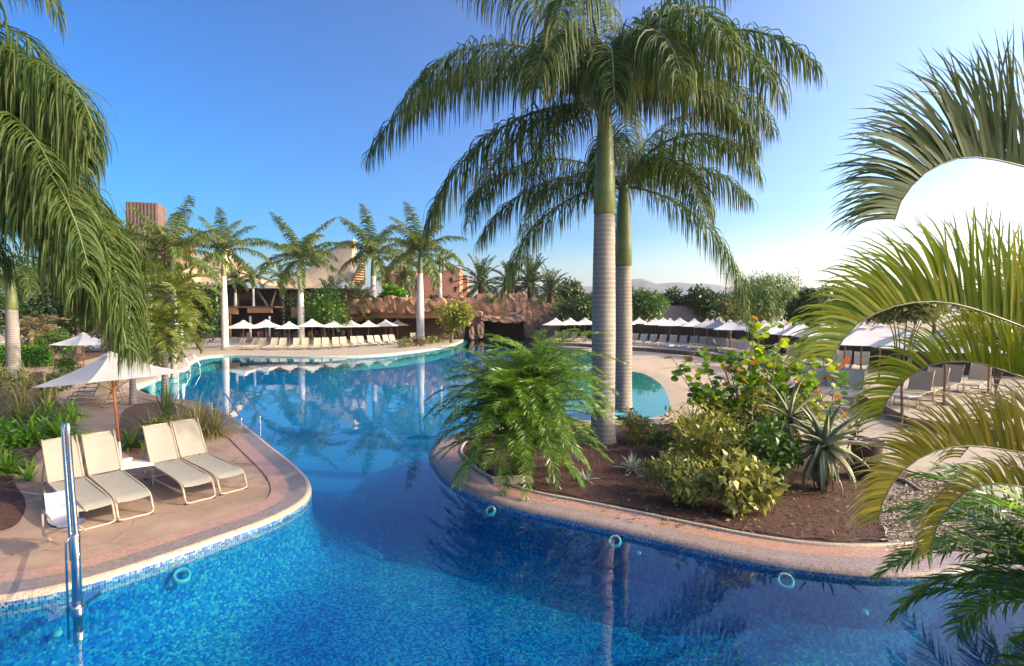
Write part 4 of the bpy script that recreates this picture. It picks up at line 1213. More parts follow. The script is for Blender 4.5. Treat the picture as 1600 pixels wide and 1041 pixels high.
for k in range(n_):
    x, y = random.uniform(960, 1330), random.uniform(725, 850)
    if y > 822 + (x - 1000) * 0.07: continue
    P_.append(at(x, y, 0.03))
P_ = np.array([tuple(p) for p in P_]); n_ = len(P_)
D_ = RNG.normal(0, 1, (n_, 3)); D_[:, 2] *= 0.3
L_ = RNG.uniform(0.04, 0.11, n_)
put('fallen_leaves', leaf_cloud(P_, D_, RNG.normal(0, 0.5, (n_, 3)) + np.array([0, 0, 1]), L_, L_ * 0.5, RNG.random(n_), 'fallen_leaves', M['dry_leaf']), kind='stuff')
# planter
b = MB(); b.lathe([(0.17, 0), (0.18, 0.02), (0.24, 0.72), (0.25, 0.74)], 18)
pt = thing('planter', 'tall dark tapered planter with lilac rim beside the aloe', 'planter', at(1357, 748))
put('pot_body', b.mesh('pot_body', M['pot'], True), pt)
b = MB(); b.lathe([(0.25, 0.72), (0.285, 0.73), (0.285, 0.79), (0.245, 0.79), (0.235, 0.70), (0.02, 0.68)], 18, cap=False)
put('pot_rim', b.mesh('pot_rim', M['rim'], True), pt)
lg = MB(); lg.tube([at(1392, 745, 0.04), at(1415, 752, 0.05), at(1440, 768, 0.04)], [0.05, 0.045, 0.035], 7)
tag(put('fallen_branch', lg.mesh('fallen_branch', M['twig'])), 'dark fallen branch lying at the edge of the mulch near the path', 'branch')

# plants on the left
rosette('agapanthus', 'bright green strappy leaved clump behind the leftmost near lounger', 'plant', at(72, 690), 40, 0.95, 0.06, M['strap'], (82, 20), 0.8, clumps=[(-.6, .1), (-.2, -.15), (.2, .1), (.5, -.1), (.1, .5), (-.5, .6)])
rosette('spear_plant', 'broad leaved green plant at the left edge by the mulch', 'plant', at(12, 740), 30, 0.8, 0.065, M['strap'], (80, 10), 0.6, clumps=[(0, 0), (-.5, .3), (-.3, -.3)])
rosette('fan_sprout', 'small fan shaped green sprout beside the pool lift seat', 'plant', at(45, 752), 20, 0.5, 0.05, M['strap'], (80, 25), 0.4)
rosette('grass_clump', 'tall tawny grass clump at the left edge under the swollen palm', 'grass', at(28, 650), 120, 1.6, 0.018, M['grass'], (85, 25), 0.6, clumps=[(-.8, 0), (0, 0.2), (.5, .5)])
rosette('grass_clump', 'orange tipped grass clump in front of the green hedge', 'grass', at(62, 608), 110, 1.4, 0.02, M['grass'], (85, 30), 0.5, clumps=[(-.5, 0), (.4, 0.2)])
rosette('grass_clump', 'dark shaggy grass at the far left edge beside the bright clump', 'grass', at(5, 672), 110, 1.3, 0.02, M['grass'], (85, 20), 0.6, clumps=[(-.5, 0), (.3, 0.2)])
rosette('cycad', 'dark green cycad behind the side table', 'cycad', at(240, 692), 60, 1.25, 0.05, M['cycad'], (75, 5), 0.45)
rosette('cycad', 'smaller cycad at the left of the middle planting bed', 'cycad', at(204, 700), 46, 1.05, 0.05, M['cycad'], (60, 0), 0.5)
rosette('grass_clump', 'arching grass clump behind the rightmost near lounger', 'grass', at(300, 684), 200, 1.25, 0.015, M['grass'], (85, 15), 0.7, clumps=[(-.3, 0), (.2, -0.1), (.0, .4), (.45, .3)])
rosette('flax_plant', 'dark sword leaved plant next to the small palm trunk', 'plant', at(262, 662), 26, 1.2, 0.05, M['cycad'], (88, 50), 0.2)
rosette('agapanthus', 'green strappy clump higher up the bed behind the bright clump', 'plant', at(92, 655), 34, 0.8, 0.055, M['strap'], (82, 20), 0.8, clumps=[(-.3, 0), (.2, .2), (.5, -.1)])
rosette('spear_plant', 'dark sword leaved plant between the tawny grass and the bright clump', 'plant', at(40, 668), 30, 0.9, 0.06, M['cycad'], (85, 25), 0.5, clumps=[(-.2, 0), (.3, .1)])
sh(20, 700, 70, 50, 700, M['shrub_bright'], 0.11, 'low bright green shrub at the left edge above the mulch', 0.5)
sh(84, 622, 50, 40, 900, M['shrub_mid'], 0.13, 'rounded green shrub beside the path near the orange tipped grass', 0.5)
sh(12, 620, 60, 50, 900, M['shrub_olive'], 0.14, 'olive shrub at the left edge at the foot of the swollen palm', 0.5)
sh(105, 590, 40, 34, 700, M['shrub_mid'], 0.14, 'small green shrub below the ball tree beside the path', 0.5)
sh(255, 690, 90, 40, 900, M['shrub_yellow'], 0.10, 'low yellow green ground shrub among the cycads behind the side table', 0.45)
# hedge and ball tree
def hedge(label, px0, px1, py, h, depth, mat, n, size):
    a, c = at(px0, py), at(px1, py); mid = (a + c) / 2; w_ = (c - a).length
    t = thing('hedge', label, 'hedge', mid)
    P = []; U = []
    for k in range(n):
        f = random.random()
        x, y, z = random.uniform(-w_ / 2, w_ / 2), random.uniform(-depth / 2, depth / 2), random.uniform(0, h)
        if f < 0.5: y = -depth / 2; u = (0, -1, 0.2)
        elif f < 0.85: z = h; u = (0, 0, 1)
        else: x = random.choice((-w_ / 2, w_ / 2)); u = (math.copysign(1, x), 0, 0)
        P.append((x + random.gauss(0, .05), y + random.gauss(0, .08), z + random.gauss(0, .05))); U.append(u)
    P, U = np.array(P), np.array(U, float)
    D = nrm(U * 0.5 + RNG.normal(0, 0.7, (n, 3))); L = size * RNG.uniform(0.6, 1.3, n)
    put('foliage', leaf_cloud(P, D, nrm(U + RNG.normal(0, 0.5, (n, 3))), L, L * 0.5, np.clip(RNG.normal(0.5, 0.25, n), 0, 1), 'foliage', mat), t, kind='stuff')
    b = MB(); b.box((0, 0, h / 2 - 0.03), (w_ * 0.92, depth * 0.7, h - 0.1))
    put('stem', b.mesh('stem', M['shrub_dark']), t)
hedge('bright green clipped hedge behind the swollen palm trunk', 2, 86, 572, 1.25, 1.0, M['shrub_bright'], 2600, 0.13)
bt = at(87, 576); s_ = F_PX / bt.y
tree('ball_tree', 'clipped ball shaped tree with white trunk behind the blue shaded parasol', bt, 1.6, lumps(0, 0, 1.55, 0.95, 0.9, 0.75, 8, 0.55), 2600, M['shrub_mid'], 0.13, 0.5, 0, 0.16, shell=0.6, fork=0.5)

# background trees
def bg_tree(label, px, Y, ytop, wpx, ybot, mat, n, size, k=10, hang=0.0, aspect=0.45, name='broadleaf_tree', tr=0.25, group='trees behind the pool'):
    base = atY(px, 490, Y); base.z = -0.03
    s = F_PX / Y
    top = atY(px, ytop, Y).z; bot = max(0.1, atY(px, ybot, Y).z)
    rx = wpx / s / 2; cz = (top + bot) / 2; rz = (top - bot) / 2
    tree(name, label, base, top, lumps(0, 0, cz, rx, rx * 0.7, rz, k, 0.5), n, mat, size, aspect, hang, tr, group, fork=0.3)
bg_tree('dark umbrella shaped tree left of the royal palm trunks', 925, 64, 452, 120, 508, M['shrub_dark'], 6000, 0.42, 12)
bg_tree('broad dark green tree with flat crown right of the royal palm trunks', 1003, 66, 455, 80, 506, M['shrub_mid'], 5000, 0.42, 12)
bg_tree('feathery pale green tree rising above the right umbrellas', 1190, 44, 428, 118, 502, M['feather'], 11000, 0.42, 16, 0.9, 0.16)
bg_tree('brown tinged shrub tree left of the feathery tree', 1140, 42, 455, 50, 506, M['shrub_olive'], 2600, 0.24, 8)
bg_tree('dark broadleaf tree right of the feathery tree', 1262, 38, 448, 60, 512, M['shrub_dark'], 3500, 0.3, 9)
for i, (px, yt, w_) in enumerate(((900, 436, 60), (960, 440, 60), (1060, 452, 70), (1100, 450, 60), (1240, 452, 60), (1300, 450, 90), (1380, 446, 90), (1460, 442, 100), (1550, 440, 110), (1650, 436, 120))):
    bg_tree('%s tree from the left in the dark line of trees behind the right terrace' % ORD[i], px, 78 - i * 2.5, yt, w_ * 1.2, 500, M['shrub_dark'], 2600, 0.55, 8)
for i, (px, Y, yt, w_, yb, mt) in enumerate(((30, 42, 380, 150, 535, 'shrub_dark'), (120, 44, 400, 130, 540, 'shrub_mid'), (190, 46, 395, 120, 535, 'shrub_dark'), (250, 48, 420, 110, 530, 'shrub_mid'), (310, 50, 430, 80, 530, 'shrub_dark'), (-60, 40, 360, 150, 530, 'shrub_mid'))):
    bg_tree('%s tree from the left in the thicket behind the left parasols' % ORD[i], px, Y, yt, w_, yb, M[mt], 4200, 0.36, 10, group='thicket behind the left parasols')
bg_tree('dark leafy tree under the straw roof behind the far umbrellas', 505, 60, 448, 90, 522, M['shrub_mid'], 3600, 0.36, 9)
for i_, (px_, Y_, yt_, w__, yb_, m_) in enumerate(((452, 58, 462, 56, 520, 'shrub_dark'), (478, 59, 472, 60, 524, 'shrub_mid'), (538, 60, 474, 60, 522, 'shrub_dark'), (560, 61, 486, 50, 524, 'shrub_mid'), (338, 56, 470, 40, 528, 'shrub_mid'), (325, 54, 440, 60, 525, 'shrub_dark'))):
    bg_tree('%s leafy shrub tree from the left in front of the pavilion' % ORD[(2, 3, 4, 5, 1, 0)[i_]], px_, Y_ + 17, yt_, w__, yb_, M[m_], 2200, 0.34, 8, group='shrub trees in front of the pavilion')
bg_tree('round bright shrub tree on the rocks right of the slatted gable', 610, 68, 448, 46, 476, M['shrub_bright'], 2200, 0.4, 7)
bg_tree('yellow green tree beside the cave at the end of the far deck', 705, 60, 466, 66, 518, M['shrub_yellow'], 4200, 0.34, 10)
bg_tree('dark scrub tree between the red buildings and the rocks', 670, 80, 462, 90, 490, M['shrub_dark'], 2600, 0.5, 8)
fl = at(1412, 640)
bg_tree('flowering bush with red blossoms glimpsed under the upper yellow palm leaf', 1412, 15, 448, 130, 505, M['shrub_olive'], 2200, 0.16, 9, aspect=0.6, name='flowering_bush', tr=0.05, group=None)
fb = bpy.data.objects['flowering_bush']
put('blossom', foliage('blossom', 90, lumps(0, 0, 3.6, 1.1, 0.8, 0.45, 6, 0.6), M['flower'], 0.14, 0.8), fb, kind='stuff')
bg_tree('grassy dark bush at the right edge behind the terrace loungers', 1560, 17, 500, 130, 560, M['shrub_olive'], 2000, 0.16, 8, name='terrace_bush', tr=0.05, group=None)

# ------------------------------------------------------------------ loungers, parasols, tables
def make_lounger(mat_s, W=0.46, S=1.70, B=0.83, zr=0.40, zf=0.34, seg=8):
    """seat runs along -Y from the hinge at the origin; back rises to +Y"""
    t = thing('sun_lounger', '', 'sun lounger')
    # seat sling
    b = MB(); vs = []
    sp = [(0, zr), (-S * 0.3, zr - 0.015), (-S * 0.6, zr - 0.025), (-S * 0.85, zf + 0.015), (-S * 0.96, zf - 0.01), (-S, zf - 0.05)]
    for y, z in sp:
        for x in (-W / 2, -W / 4, 0, W / 4, W / 2): vs.append((x, y, z - 0.018 * (1 - (2 * x / W) ** 2)))
    b.add(vs, [(i * 5 + j, i * 5 + j + 1, (i + 1) * 5 + j + 1, (i + 1) * 5 + j) for i in range(5) for j in range(4)])
    put('seat', b.mesh('seat', mat_s, True), t)
    ang = R(56); vs = []; b = MB()
    for k in range(6):
        f = k / 5; r_ = f * B
        y, z = math.cos(ang) * r_, zr + math.sin(ang) * r_
        if k == 5: y += 0.05; z -= 0.02
        for x in (-W / 2, -W / 4, 0, W / 4, W / 2): vs.append((x, y + 0.02 * (1 - (2 * x / W) ** 2), z + 0.006))
    b.add(vs, [(i * 5 + j, i * 5 + j + 1, (i + 1) * 5 + j + 1, (i + 1) * 5 + j) for i in range(5) for j in range(4)])
    put('backrest', b.mesh('backrest', mat_s, True), t)
    b = MB(); r_ = 0.019; X = W / 2 + 0.012
    rail = lambda x: [(x, 0.42, 0.03), (x, 0.36, zr * 0.75), (x, 0.22, zr - 0.02), (x, 0, zr - 0.01), (x, -S * 0.6, zr - 0.03), (x, -S * 0.86, zf), (x, -S * 0.97, zf - 0.05), (x, -S * 1.02, 0.16), (x, -S * 1.05, 0.06)]
    pts = resample(rail(-X), 26); pts2 = resample(rail(X), 26)
    front = [(-X, -S * 1.05, 0.06), (-X + 0.02, -S * 1.055, 0.03), (-X + 0.08, -S * 1.06, 0.02), (X - 0.08, -S * 1.06, 0.02), (X - 0.02, -S * 1.055, 0.03), (X, -S * 1.05, 0.06)]
    b.tube(pts, r_, seg); b.tube(pts2, r_, seg); b.tube(front, r_, seg)
    b.tube([(-X, 0.42, 0.02), (X, 0.42, 0.02)], r_, seg)
    put('frame', b.mesh('frame', M['frame'], True), t)
    b = MB()
    for x in (-X, X):
        b.tube([(x, 0, zr), (x, math.cos(ang) * B, zr + math.sin(ang) * B), (x, math.cos(ang) * B + 0.06, zr + math.sin(ang) * B - 0.03)], r_ * 0.9, seg)
    b.tube([(-X, math.cos(ang) * B + 0.05, zr + math.sin(ang) * B - 0.03), (X, math.cos(ang) * B + 0.05, zr + math.sin(ang) * B - 0.03)], r_ * 0.9, seg)
    for x in (-X, X):
        b.tube([(x * 0.98, math.cos(ang) * B * 0.6, zr + math.sin(ang) * B * 0.6), (x * 0.98, 0.62, zr * 0.5), (x * 0.98, 0.40, 0.06)], r_ * 0.7, 6)
    put('back_frame', b.mesh('back_frame', M['frame'], True), t)
    b = MB()
    for x in (-X + 0.02, X - 0.02):
        b.box((x, -S * 1.055, 0.012), (0.05, 0.05, 0.024)); b.box((x, 0.42, 0.012), (0.05, 0.05, 0.024))
    put('foot_cap', b.mesh('foot_cap', M['rubber']), t)
    return t

def place(t, hinge, front, label=None, group=None, first=False):
    d = (front - hinge); d.z = 0
    rz = math.atan2(d.y, d.x) + math.pi / 2
    hinge = Vector((hinge.x, hinge.y, hinge.z))
    if first:
        t.location = hinge; t.rotation_euler = (0, 0, rz); t['label'] = label
        if group: t['group'] = group
        return t
    return dup(t, hinge, rz, label, group)

L0 = make_lounger(M['sling'])
near = [((98, 745), (147, 792), 'leftmost near lounger, behind the chrome pool lift post'), ((160.5, 735.5), (209.5, 778), 'near lounger with shaded foot end, left of the side table'),
        ((255, 719), (310, 755), 'near lounger just right of the side table'), ((302, 710.5), (361.5, 742), 'rightmost near lounger, closest to the coping tip')]
for i, (h, f, lab) in enumerate(near):
    hp = at(h[0], h[1], 0.40); fp = at(f[0], f[1], 0.31)
    d = (fp - hp); d.z = 0; d.normalize()
    fp2 = Vector((fp.x, fp.y, 0)); hp2 = fp2 - d * 1.70
    place(L0, hp2, fp2, lab, 'cream loungers on the near left deck', i == 0)

LF = make_lounger(M['sling_far'], 0.60, 1.3, 0.8, 0.40, 0.34, 4)
far_l = [(322, 0.25), (335, 0.28), (347, 0.25), (366, 0.02), (380, 0.0), (401, -0.12), (413, -0.15)]
FL = []
xs = [375, 395.5, 407, 427.5, 441, 463, 476.5, 496, 509, 525, 537, 553.5, 564.5, 580, 591, 604, 614]
first = True
for i, x in enumerate(xs):
    yh = np.interp(x, [375, 500, 614], [549.5, 549, 541.5])
    hp = at(x, yh - 3.5); hp.z = 0.0
    sgn = np.interp(x, [375, 395, 427, 463, 614], [-0.45, -0.4, 0.05, 0.2, 0.75])
    fp = hp + Vector((sgn, -1, 0))
    lab = '%s lounger from the left in the row on the far deck' % ORD[i]
    place(LF, hp, fp, lab, 'loungers in a row on the far deck', first); first = False
place(LF, at(645, 534), at(640, 538), 'lone lounger at the right end beyond the far deck row', 'loungers in a row on the far deck')
for i, x in enumerate((668, 675)):
    place(LF, at(x, 527), at(x + 6, 529), '%s lounger between the two right end palms of the far deck' % ('left' if i == 0 else 'right'), 'loungers by the deck tip palms')
# loungers parked behind the near parasol
for i, (h, f) in enumerate((((160, 634), (130, 632)), ((165, 626), (135, 624)), ((171, 619), (142, 617)), ((178, 613), (150, 611)))):
    place(LF, at(*h), at(*f), '%s lounger counted from the front of the pack parked under the near parasol' % ORD[i], 'loungers parked behind the near parasol')

# right terrace loungers
def terr_row(pts, n, facing, labf, grp):
    P = resample([at(x, y, TERR) for x, y in pts], n)
    for i in range(n):
        hp = Vector(P[i]); hp.z = TERR
        a = R(facing + random.uniform(-3, 3))
        place(LF, hp, hp + Vector((math.cos(a), math.sin(a), 0)), labf % ORD[i], grp)
terr_row([(868, 533), (910, 534)], 4, 235, '%s lounger from the left by the small umbrella trio left of the palm trunks', 'loungers left of the palm trunks')
terr_row([(990, 538), (1100, 545), (1170, 556)], 15, 235, '%s lounger from the left in the lower row on the right terrace', 'lower lounger row on the right terrace')
terr_row([(985, 527), (1110, 530), (1230, 537)], 16, 235, '%s lounger from the left in the upper row on the right terrace', 'upper lounger row on the right terrace')
terr_row([(1236, 565), (1300, 577), (1345, 582)], 8, 230, '%s lounger from the left of those below the large right umbrellas', 'loungers below the large right umbrellas')
terr_row([(1435, 628), (1490, 612), (1528, 610)], 4, 215, '%s lounger from the left on the near right terrace seen under the palm leaves', 'near right terrace loungers')
terr_row([(1262, 615), (1330, 626)], 4, 225, '%s lounger from the left in the front row beside the round leaved bush', 'front row loungers beside the bush')

def make_parasol(half, h, rise, pole_mat, pole_r=0.025, ribs=True, valance=0.0, lower_white=0.0):
    t = thing('parasol', '', 'parasol')
    b = MB(); n = 6
    # square canopy: four sagging faces
    for q in range(4):
        a0, a1 = R(45 + 90 * q), R(135 + 90 * q)
        c0 = Vector((math.cos(a0), math.sin(a0), 0)) * half; c1 = Vector((math.cos(a1), math.sin(a1), 0)) * half
        vs, fs = [], []
        for i in range(n + 1):
            f = i / n
            for j in range(n + 1):
                g = j / n
                p = c0.lerp(c1, g) * f
                sag = 0.10 * math.sin(math.pi * f) + 0.05 * f * math.sin(math.pi * g)
                vs.append((p.x, p.y, h - rise * f - rise * sag * 0.8))
        for i in range(n):
            for j in range(n):
                fs.append((i * (n + 1) + j, (i + 1) * (n + 1) + j, (i + 1) * (n + 1) + j + 1, i * (n + 1) + j + 1))
        b.add(vs, fs)
        if valance:
            e0, e1 = c0, c1
            b.add([(e0.x, e0.y, h - rise), (e1.x, e1.y, h - rise), (e1.x, e1.y, h - rise - valance), (e0.x, e0.y, h - rise - valance)], [(0, 1, 2, 3)])
    put('canopy', b.mesh('canopy', M['canvas'], True), t)
    b = MB()
    for q in range(4):
        a0 = R(45 + 90 * q)
        b.add([(0, 0, h + 0.06)] + [(math.cos(a0) * half * 0.16, math.sin(a0) * half * 0.16, h - rise * 0.10), (math.cos(a0 + math.pi / 2) * half * 0.16, math.sin(a0 + math.pi / 2) * half * 0.16, h - rise * 0.10)], [(0, 1, 2)])
    put('vent_cap', b.mesh('vent_cap', M['canvas']), t)
    b = MB(); b.tube([(0, 0, 0.45), (0, 0, h - 0.02)], pole_r, 8)
    put('pole', b.mesh('pole', pole_mat, True), t)
    b = MB(); b.tube([(0, 0, 0), (0, 0, 0.46)], pole_r * 1.15, 8); b.lathe([(0.22, 0.0), (0.22, 0.05), (0.06, 0.07)], 14)
    put('base', b.mesh('base', M['white'] if ribs else M['brownwood'], True), t)
    if ribs:
        for q in range(4):
            a0 = R(45 + 90 * q); c = Vector((math.cos(a0), math.sin(a0), 0))
            b = MB(); b.tube([(c.x * 0.03, c.y * 0.03, h - 0.08), (c.x * half * 0.97, c.y * half * 0.97, h - rise - 0.045)], 0.012, 5)
            put('rib', b.mesh('rib', pole_mat), t)
            b = MB(); b.tube([(c.x * 0.03, c.y * 0.03, h - rise - 0.25), (c.x * half * 0.5, c.y * half * 0.5, h - rise * 0.5 - 0.05)], 0.010, 5)
            put('strut', b.mesh('strut', pole_mat), t)
    return t
UP = make_parasol(1.45, 2.46, 0.58, M['wood'])
UP['label'] = 'large white parasol on orange pole beside the near side table'
pb = at(189, 722)
UP.location = pb + Vector((0.0, 0, 0)); UP.rotation_euler = (R(0.5), R(-6), R(22 - 45))
dup(UP, at(132, 592), R(-15), 'blue shaded white parasol behind the near parasol', None, 0.95)
dup(UP, at(33, 566), R(10), 'white parasol behind the swollen palm trunk on the left', None, 0.75)
dup(UP, at(185, 575), R(30), 'white parasol mostly hidden behind the hanging leaves', None, 0.8)

UF = make_parasol(1.75, 2.62, 0.72, M['brownwood'], 0.035, False)
xs = [(381, 501, 543), (416, 500, 540), (452.5, 503, 540), (488, 499, 539), (521, 501, 537), (549, 501, 536), (576, 501, 535), (603, 500, 534), (621.5, 500, 531), (654, 499, 529), (670, 497, 528)]
for i, (x, yt, yb) in enumerate(xs):
    lab = '%s white parasol from the left in the row behind the far loungers' % ORD[i]
    p = at(x, yb); s = F_PX / p.y
    k = (yb - yt) / s / 2.62
    rz = R(random.uniform(-12, 12))
    if i == 0:
        UF.location = p; UF.rotation_euler = (0, 0, rz); UF['label'] = lab; UF['group'] = 'parasols behind the far loungers'; UF.scale = (k,) * 3
    else:
        dup(UF, p, rz, lab, 'parasols behind the far loungers', k)
Rl = [(868, 56), (891, 57), (914, 58), (975, 59), (999, 61), (1024, 57), (1036, 63), (1047, 53), (1062, 58), (1085, 50), (1105, 47), (1122, 44), (1141, 40), (1166, 43), (1194, 36), (1218, 32), (1251, 30), (1288, 27), (1321, 23.5), (1347, 21), (1376, 24.5), (1425, 19), (1479, 17.5), (1548, 20)]
for i, (x, Y) in enumerate(Rl):
    p = atY(x, 500, Y); p.z = TERR
    dup(UF, p, R(-20 + random.uniform(-6, 6)), '%s white parasol from the left among those on the right terrace' % ORD[i], 'parasols on the right terrace', 0.97)
for i, (x, Y) in enumerate(((632, 95), (645, 97), (710, 98), (722, 98), (735, 98), (745, 98), (768, 98), (776, 98))):
    p = atY(x, 481, Y)
    dup(UF, Vector((p.x, p.y, p.z - 1.0)), 0, '%s tiny white parasol from the left on the rock terrace above the cave' % ORD[i], 'tiny parasols on the rock terrace', 0.72)
# closed parasols
def closed_parasol(label, base, h):
    t = thing('closed_parasol', label, 'parasol', base, 0, 'closed parasols')
    b = MB(); b.tube([(0, 0, 0), (0, 0, h)], 0.025, 7); put('pole', b.mesh('pole', M['brownwood']), t)
    b = MB(); b.lathe([(0.04, h + 0.02), (0.07, h - 0.2), (0.14, h - 0.9), (0.20, h - 1.25), (0.16, h - 1.27)], 9); put('canopy', b.mesh('canopy', M['canvas'], True), t)
closed_parasol('closed white parasol hanging left of the small palm', at(203, 578), 2.6)
closed_parasol('closed white parasol right of the small palm by the far handrails', at(285, 566), 2.5)
closed_parasol('closed pale parasol in front of the cave, middle of the far deck', at(637, 527), 2.4)

# towels
for i, (px, py, zz, rz, mk, lab) in enumerate(((1031, 533, TERR + 0.42, 35, 'lilac', 'small lilac towel on a lounger in the upper right terrace row'), (1047, 541, TERR + 0.42, 20, 'white', 'small white towel on a lounger in the lower right terrace row'),
        (1072, 543, TERR + 0.42, 50, 'lilac', 'lilac towel lying right of the white towel on the right terrace'))):
    p = at(px, py, zz); b = MB()
    for k in range(3): b.box((0.02 * k, 0, 0.03 + 0.05 * k), (0.55 - 0.05 * k, 0.36, 0.05), Matrix.Rotation(R(3 * k), 3, 'Z'))
    tag(put('towel', b.mesh('towel', M[mk]), None, p, (0, 0, R(rz))), lab, 'towel')
# side tables
def side_table(label, base, rz, w=0.5, h=0.40, group=None):
    t = thing('side_table', label, 'table', base, rz, group)
    b = MB(); b.box((0, 0, h), (w, w, 0.025)); put('tabletop', b.mesh('tabletop', M['white']), t)
    for sx in (-1, 1):
        b = MB(); X = sx * w * 0.46
        b.tube(resample([(X, -w * .46, 0.0), (X, -w * .46, h * 0.7), (X, -w * .40, h * 0.95), (X, w * .40, h * 0.95), (X, w * .46, h * 0.7), (X, w * .46, 0.0)], 20), 0.014, 6)
        put('leg', b.mesh('leg', M['frame'], True), t)
    return t
side_table('small white side table between the near loungers', at(214, 725, 0.42).xy.to_3d(), R(38), 0.52, 0.42)
side_table('white side table on the right terrace, left one under the palm leaves', at(1414, 637, TERR), R(20), 0.6, 0.4, 'white tables on the right terrace')
side_table('white side table on the right terrace behind the other table', at(1466, 608, TERR), R(20), 0.6, 0.4, 'white tables on the right terrace')

# ------------------------------------------------------------------ pool lift and handrails
lb = at(122, 972, WATER_Z)
pl_ = thing('pool_lift', 'chrome pool lift post with pale plastic seat at the deck edge', 'pool lift', (lb.x, lb.y, 0))
b = MB(); b.lathe([(0.046, -0.32), (0.046, 0.88), (0.040, 0.90), (0.03, 0.90)], 18)
put('sleeve', b.mesh('sleeve', M['chrome'], True), pl_)
b = MB()
b.tube(resample([(-0.045, 0, 0.6), (-0.075, 0, 1.5), (-0.095, 0, 2.06), (-0.075, 0, 2.14), (-0.045, 0, 2.08), (-0.02, 0, 1.5), (0.028, 0, 0.6)], 44), 0.023, 12)
put('mast_tube', b.mesh('mast_tube', M['chrome'], True), pl_)
b = MB(); b.tube([(-0.085, -0.03, -0.30), (-0.085, -0.03, 0.80), (-0.05, -0.02, 0.86)], 0.012, 8); put('guide_rod', b.mesh('guide_rod', M['chrome'], True), pl_)
b = MB(); b.lathe([(0.066, -0.02), (0.07, 0.0), (0.07, 0.07), (0.066, 0.09)], 18); b.box((-0.06, 0.16, 0.04), (0.12, 0.36, 0.05)); put('clamp', b.mesh('clamp', M['chrome']), pl_)
seat_c = at(103, 812, 0.45) - Vector((lb.x, lb.y, 0)); seat_c.z = 0.40
sx = Matrix.Rotation(R(-32), 3, 'Z') @ Matrix.Scale(0.72, 3)
b = MB(); vs = []
prof = [(0.30, 0.02), (0.22, 0.035), (0.0, 0.0), (-0.17, 0.02), (-0.24, 0.09), (-0.29, 0.28), (-0.33, 0.50), (-0.37, 0.56)]
for u, z in prof:
    for v in (-0.22, -0.1, 0.1, 0.22): vs.append((sx @ Vector((u, v, z + (0.03 if abs(v) > 0.2 else 0)))) + seat_c)
n_ = len(vs)
vs += [v + Vector((0, 0, -0.03)) for v in vs]
fs = [(i * 4 + j, i * 4 + j + 1, (i + 1) * 4 + j + 1, (i + 1) * 4 + j) for i in range(7) for j in range(3)]
fs += [tuple(q + n_ for q in reversed(f)) for f in fs]
b.add(vs, fs); put('lift_seat', b.mesh('lift_seat', M['plastic'], True), pl_)
b = MB()
W_ = lambda u, v, z: (sx @ Vector((u, v, z))) + seat_c
for v in (-0.27, 0.27):
    b.tube([W_(-0.32, v, 0.27), W_(0.02, v, 0.22), W_(0.2, v, 0.2)], 0.018, 8); b.tube([W_(-0.30, v, 0.25), W_(-0.26, v, -0.2), W_(0.10, v, -0.22)], 0.015, 8)
b.tube([W_(-0.26, -0.27, -0.2), W_(-0.26, 0.27, -0.2)], 0.015, 8)
put('arm_rest', b.mesh('arm_rest', M['frame'], True), pl_)
b = MB(); b.tube([W_(0.0, 0, -0.04), W_(0.2, 0, -0.04), Vector((0, 0, 0.5))], 0.022, 8); put('swing_arm', b.mesh('swing_arm', M['chrome'], True), pl_)

def handrail(label, a, c, dz, sidev, top):
    """a = foot on the deck, c = foot in the water"""
    t = thing('handrail', label, 'handrail', a)
    d = c - a; d.z = 0
    for k in (0, 1):
        o_ = sidev * k
        P = [o_, o_ + d * 0.02 + Vector((0, 0, top * 0.7)), o_ + d * 0.1 + Vector((0, 0, top * 0.95)), o_ + d * 0.42 + Vector((0, 0, top * 1.05)), o_ + d * 0.55 + Vector((0, 0, top * 0.98)), o_ + d * 0.97 + Vector((0, 0, top * 0.3)), o_ + d + Vector((0, 0, top * 0.2)), o_ + d + Vector((0, 0, -0.5))]
        b = MB(); b.tube(resample(P, 40), 0.021, 8)
        put('rail', b.mesh('rail', M['chrome'], True), t)
handrail('curved steel handrails entering the pool behind the cycads', at(331, 652), at(377, 670, -0.1), 0, Vector((0.42, 0.30, 0)), 0.80)
handrail('small steel handrails at the far left pool corner', at(276, 578), at(297, 580, -0.1), 0, Vector((0.3, 0.5, 0)), 0.85)

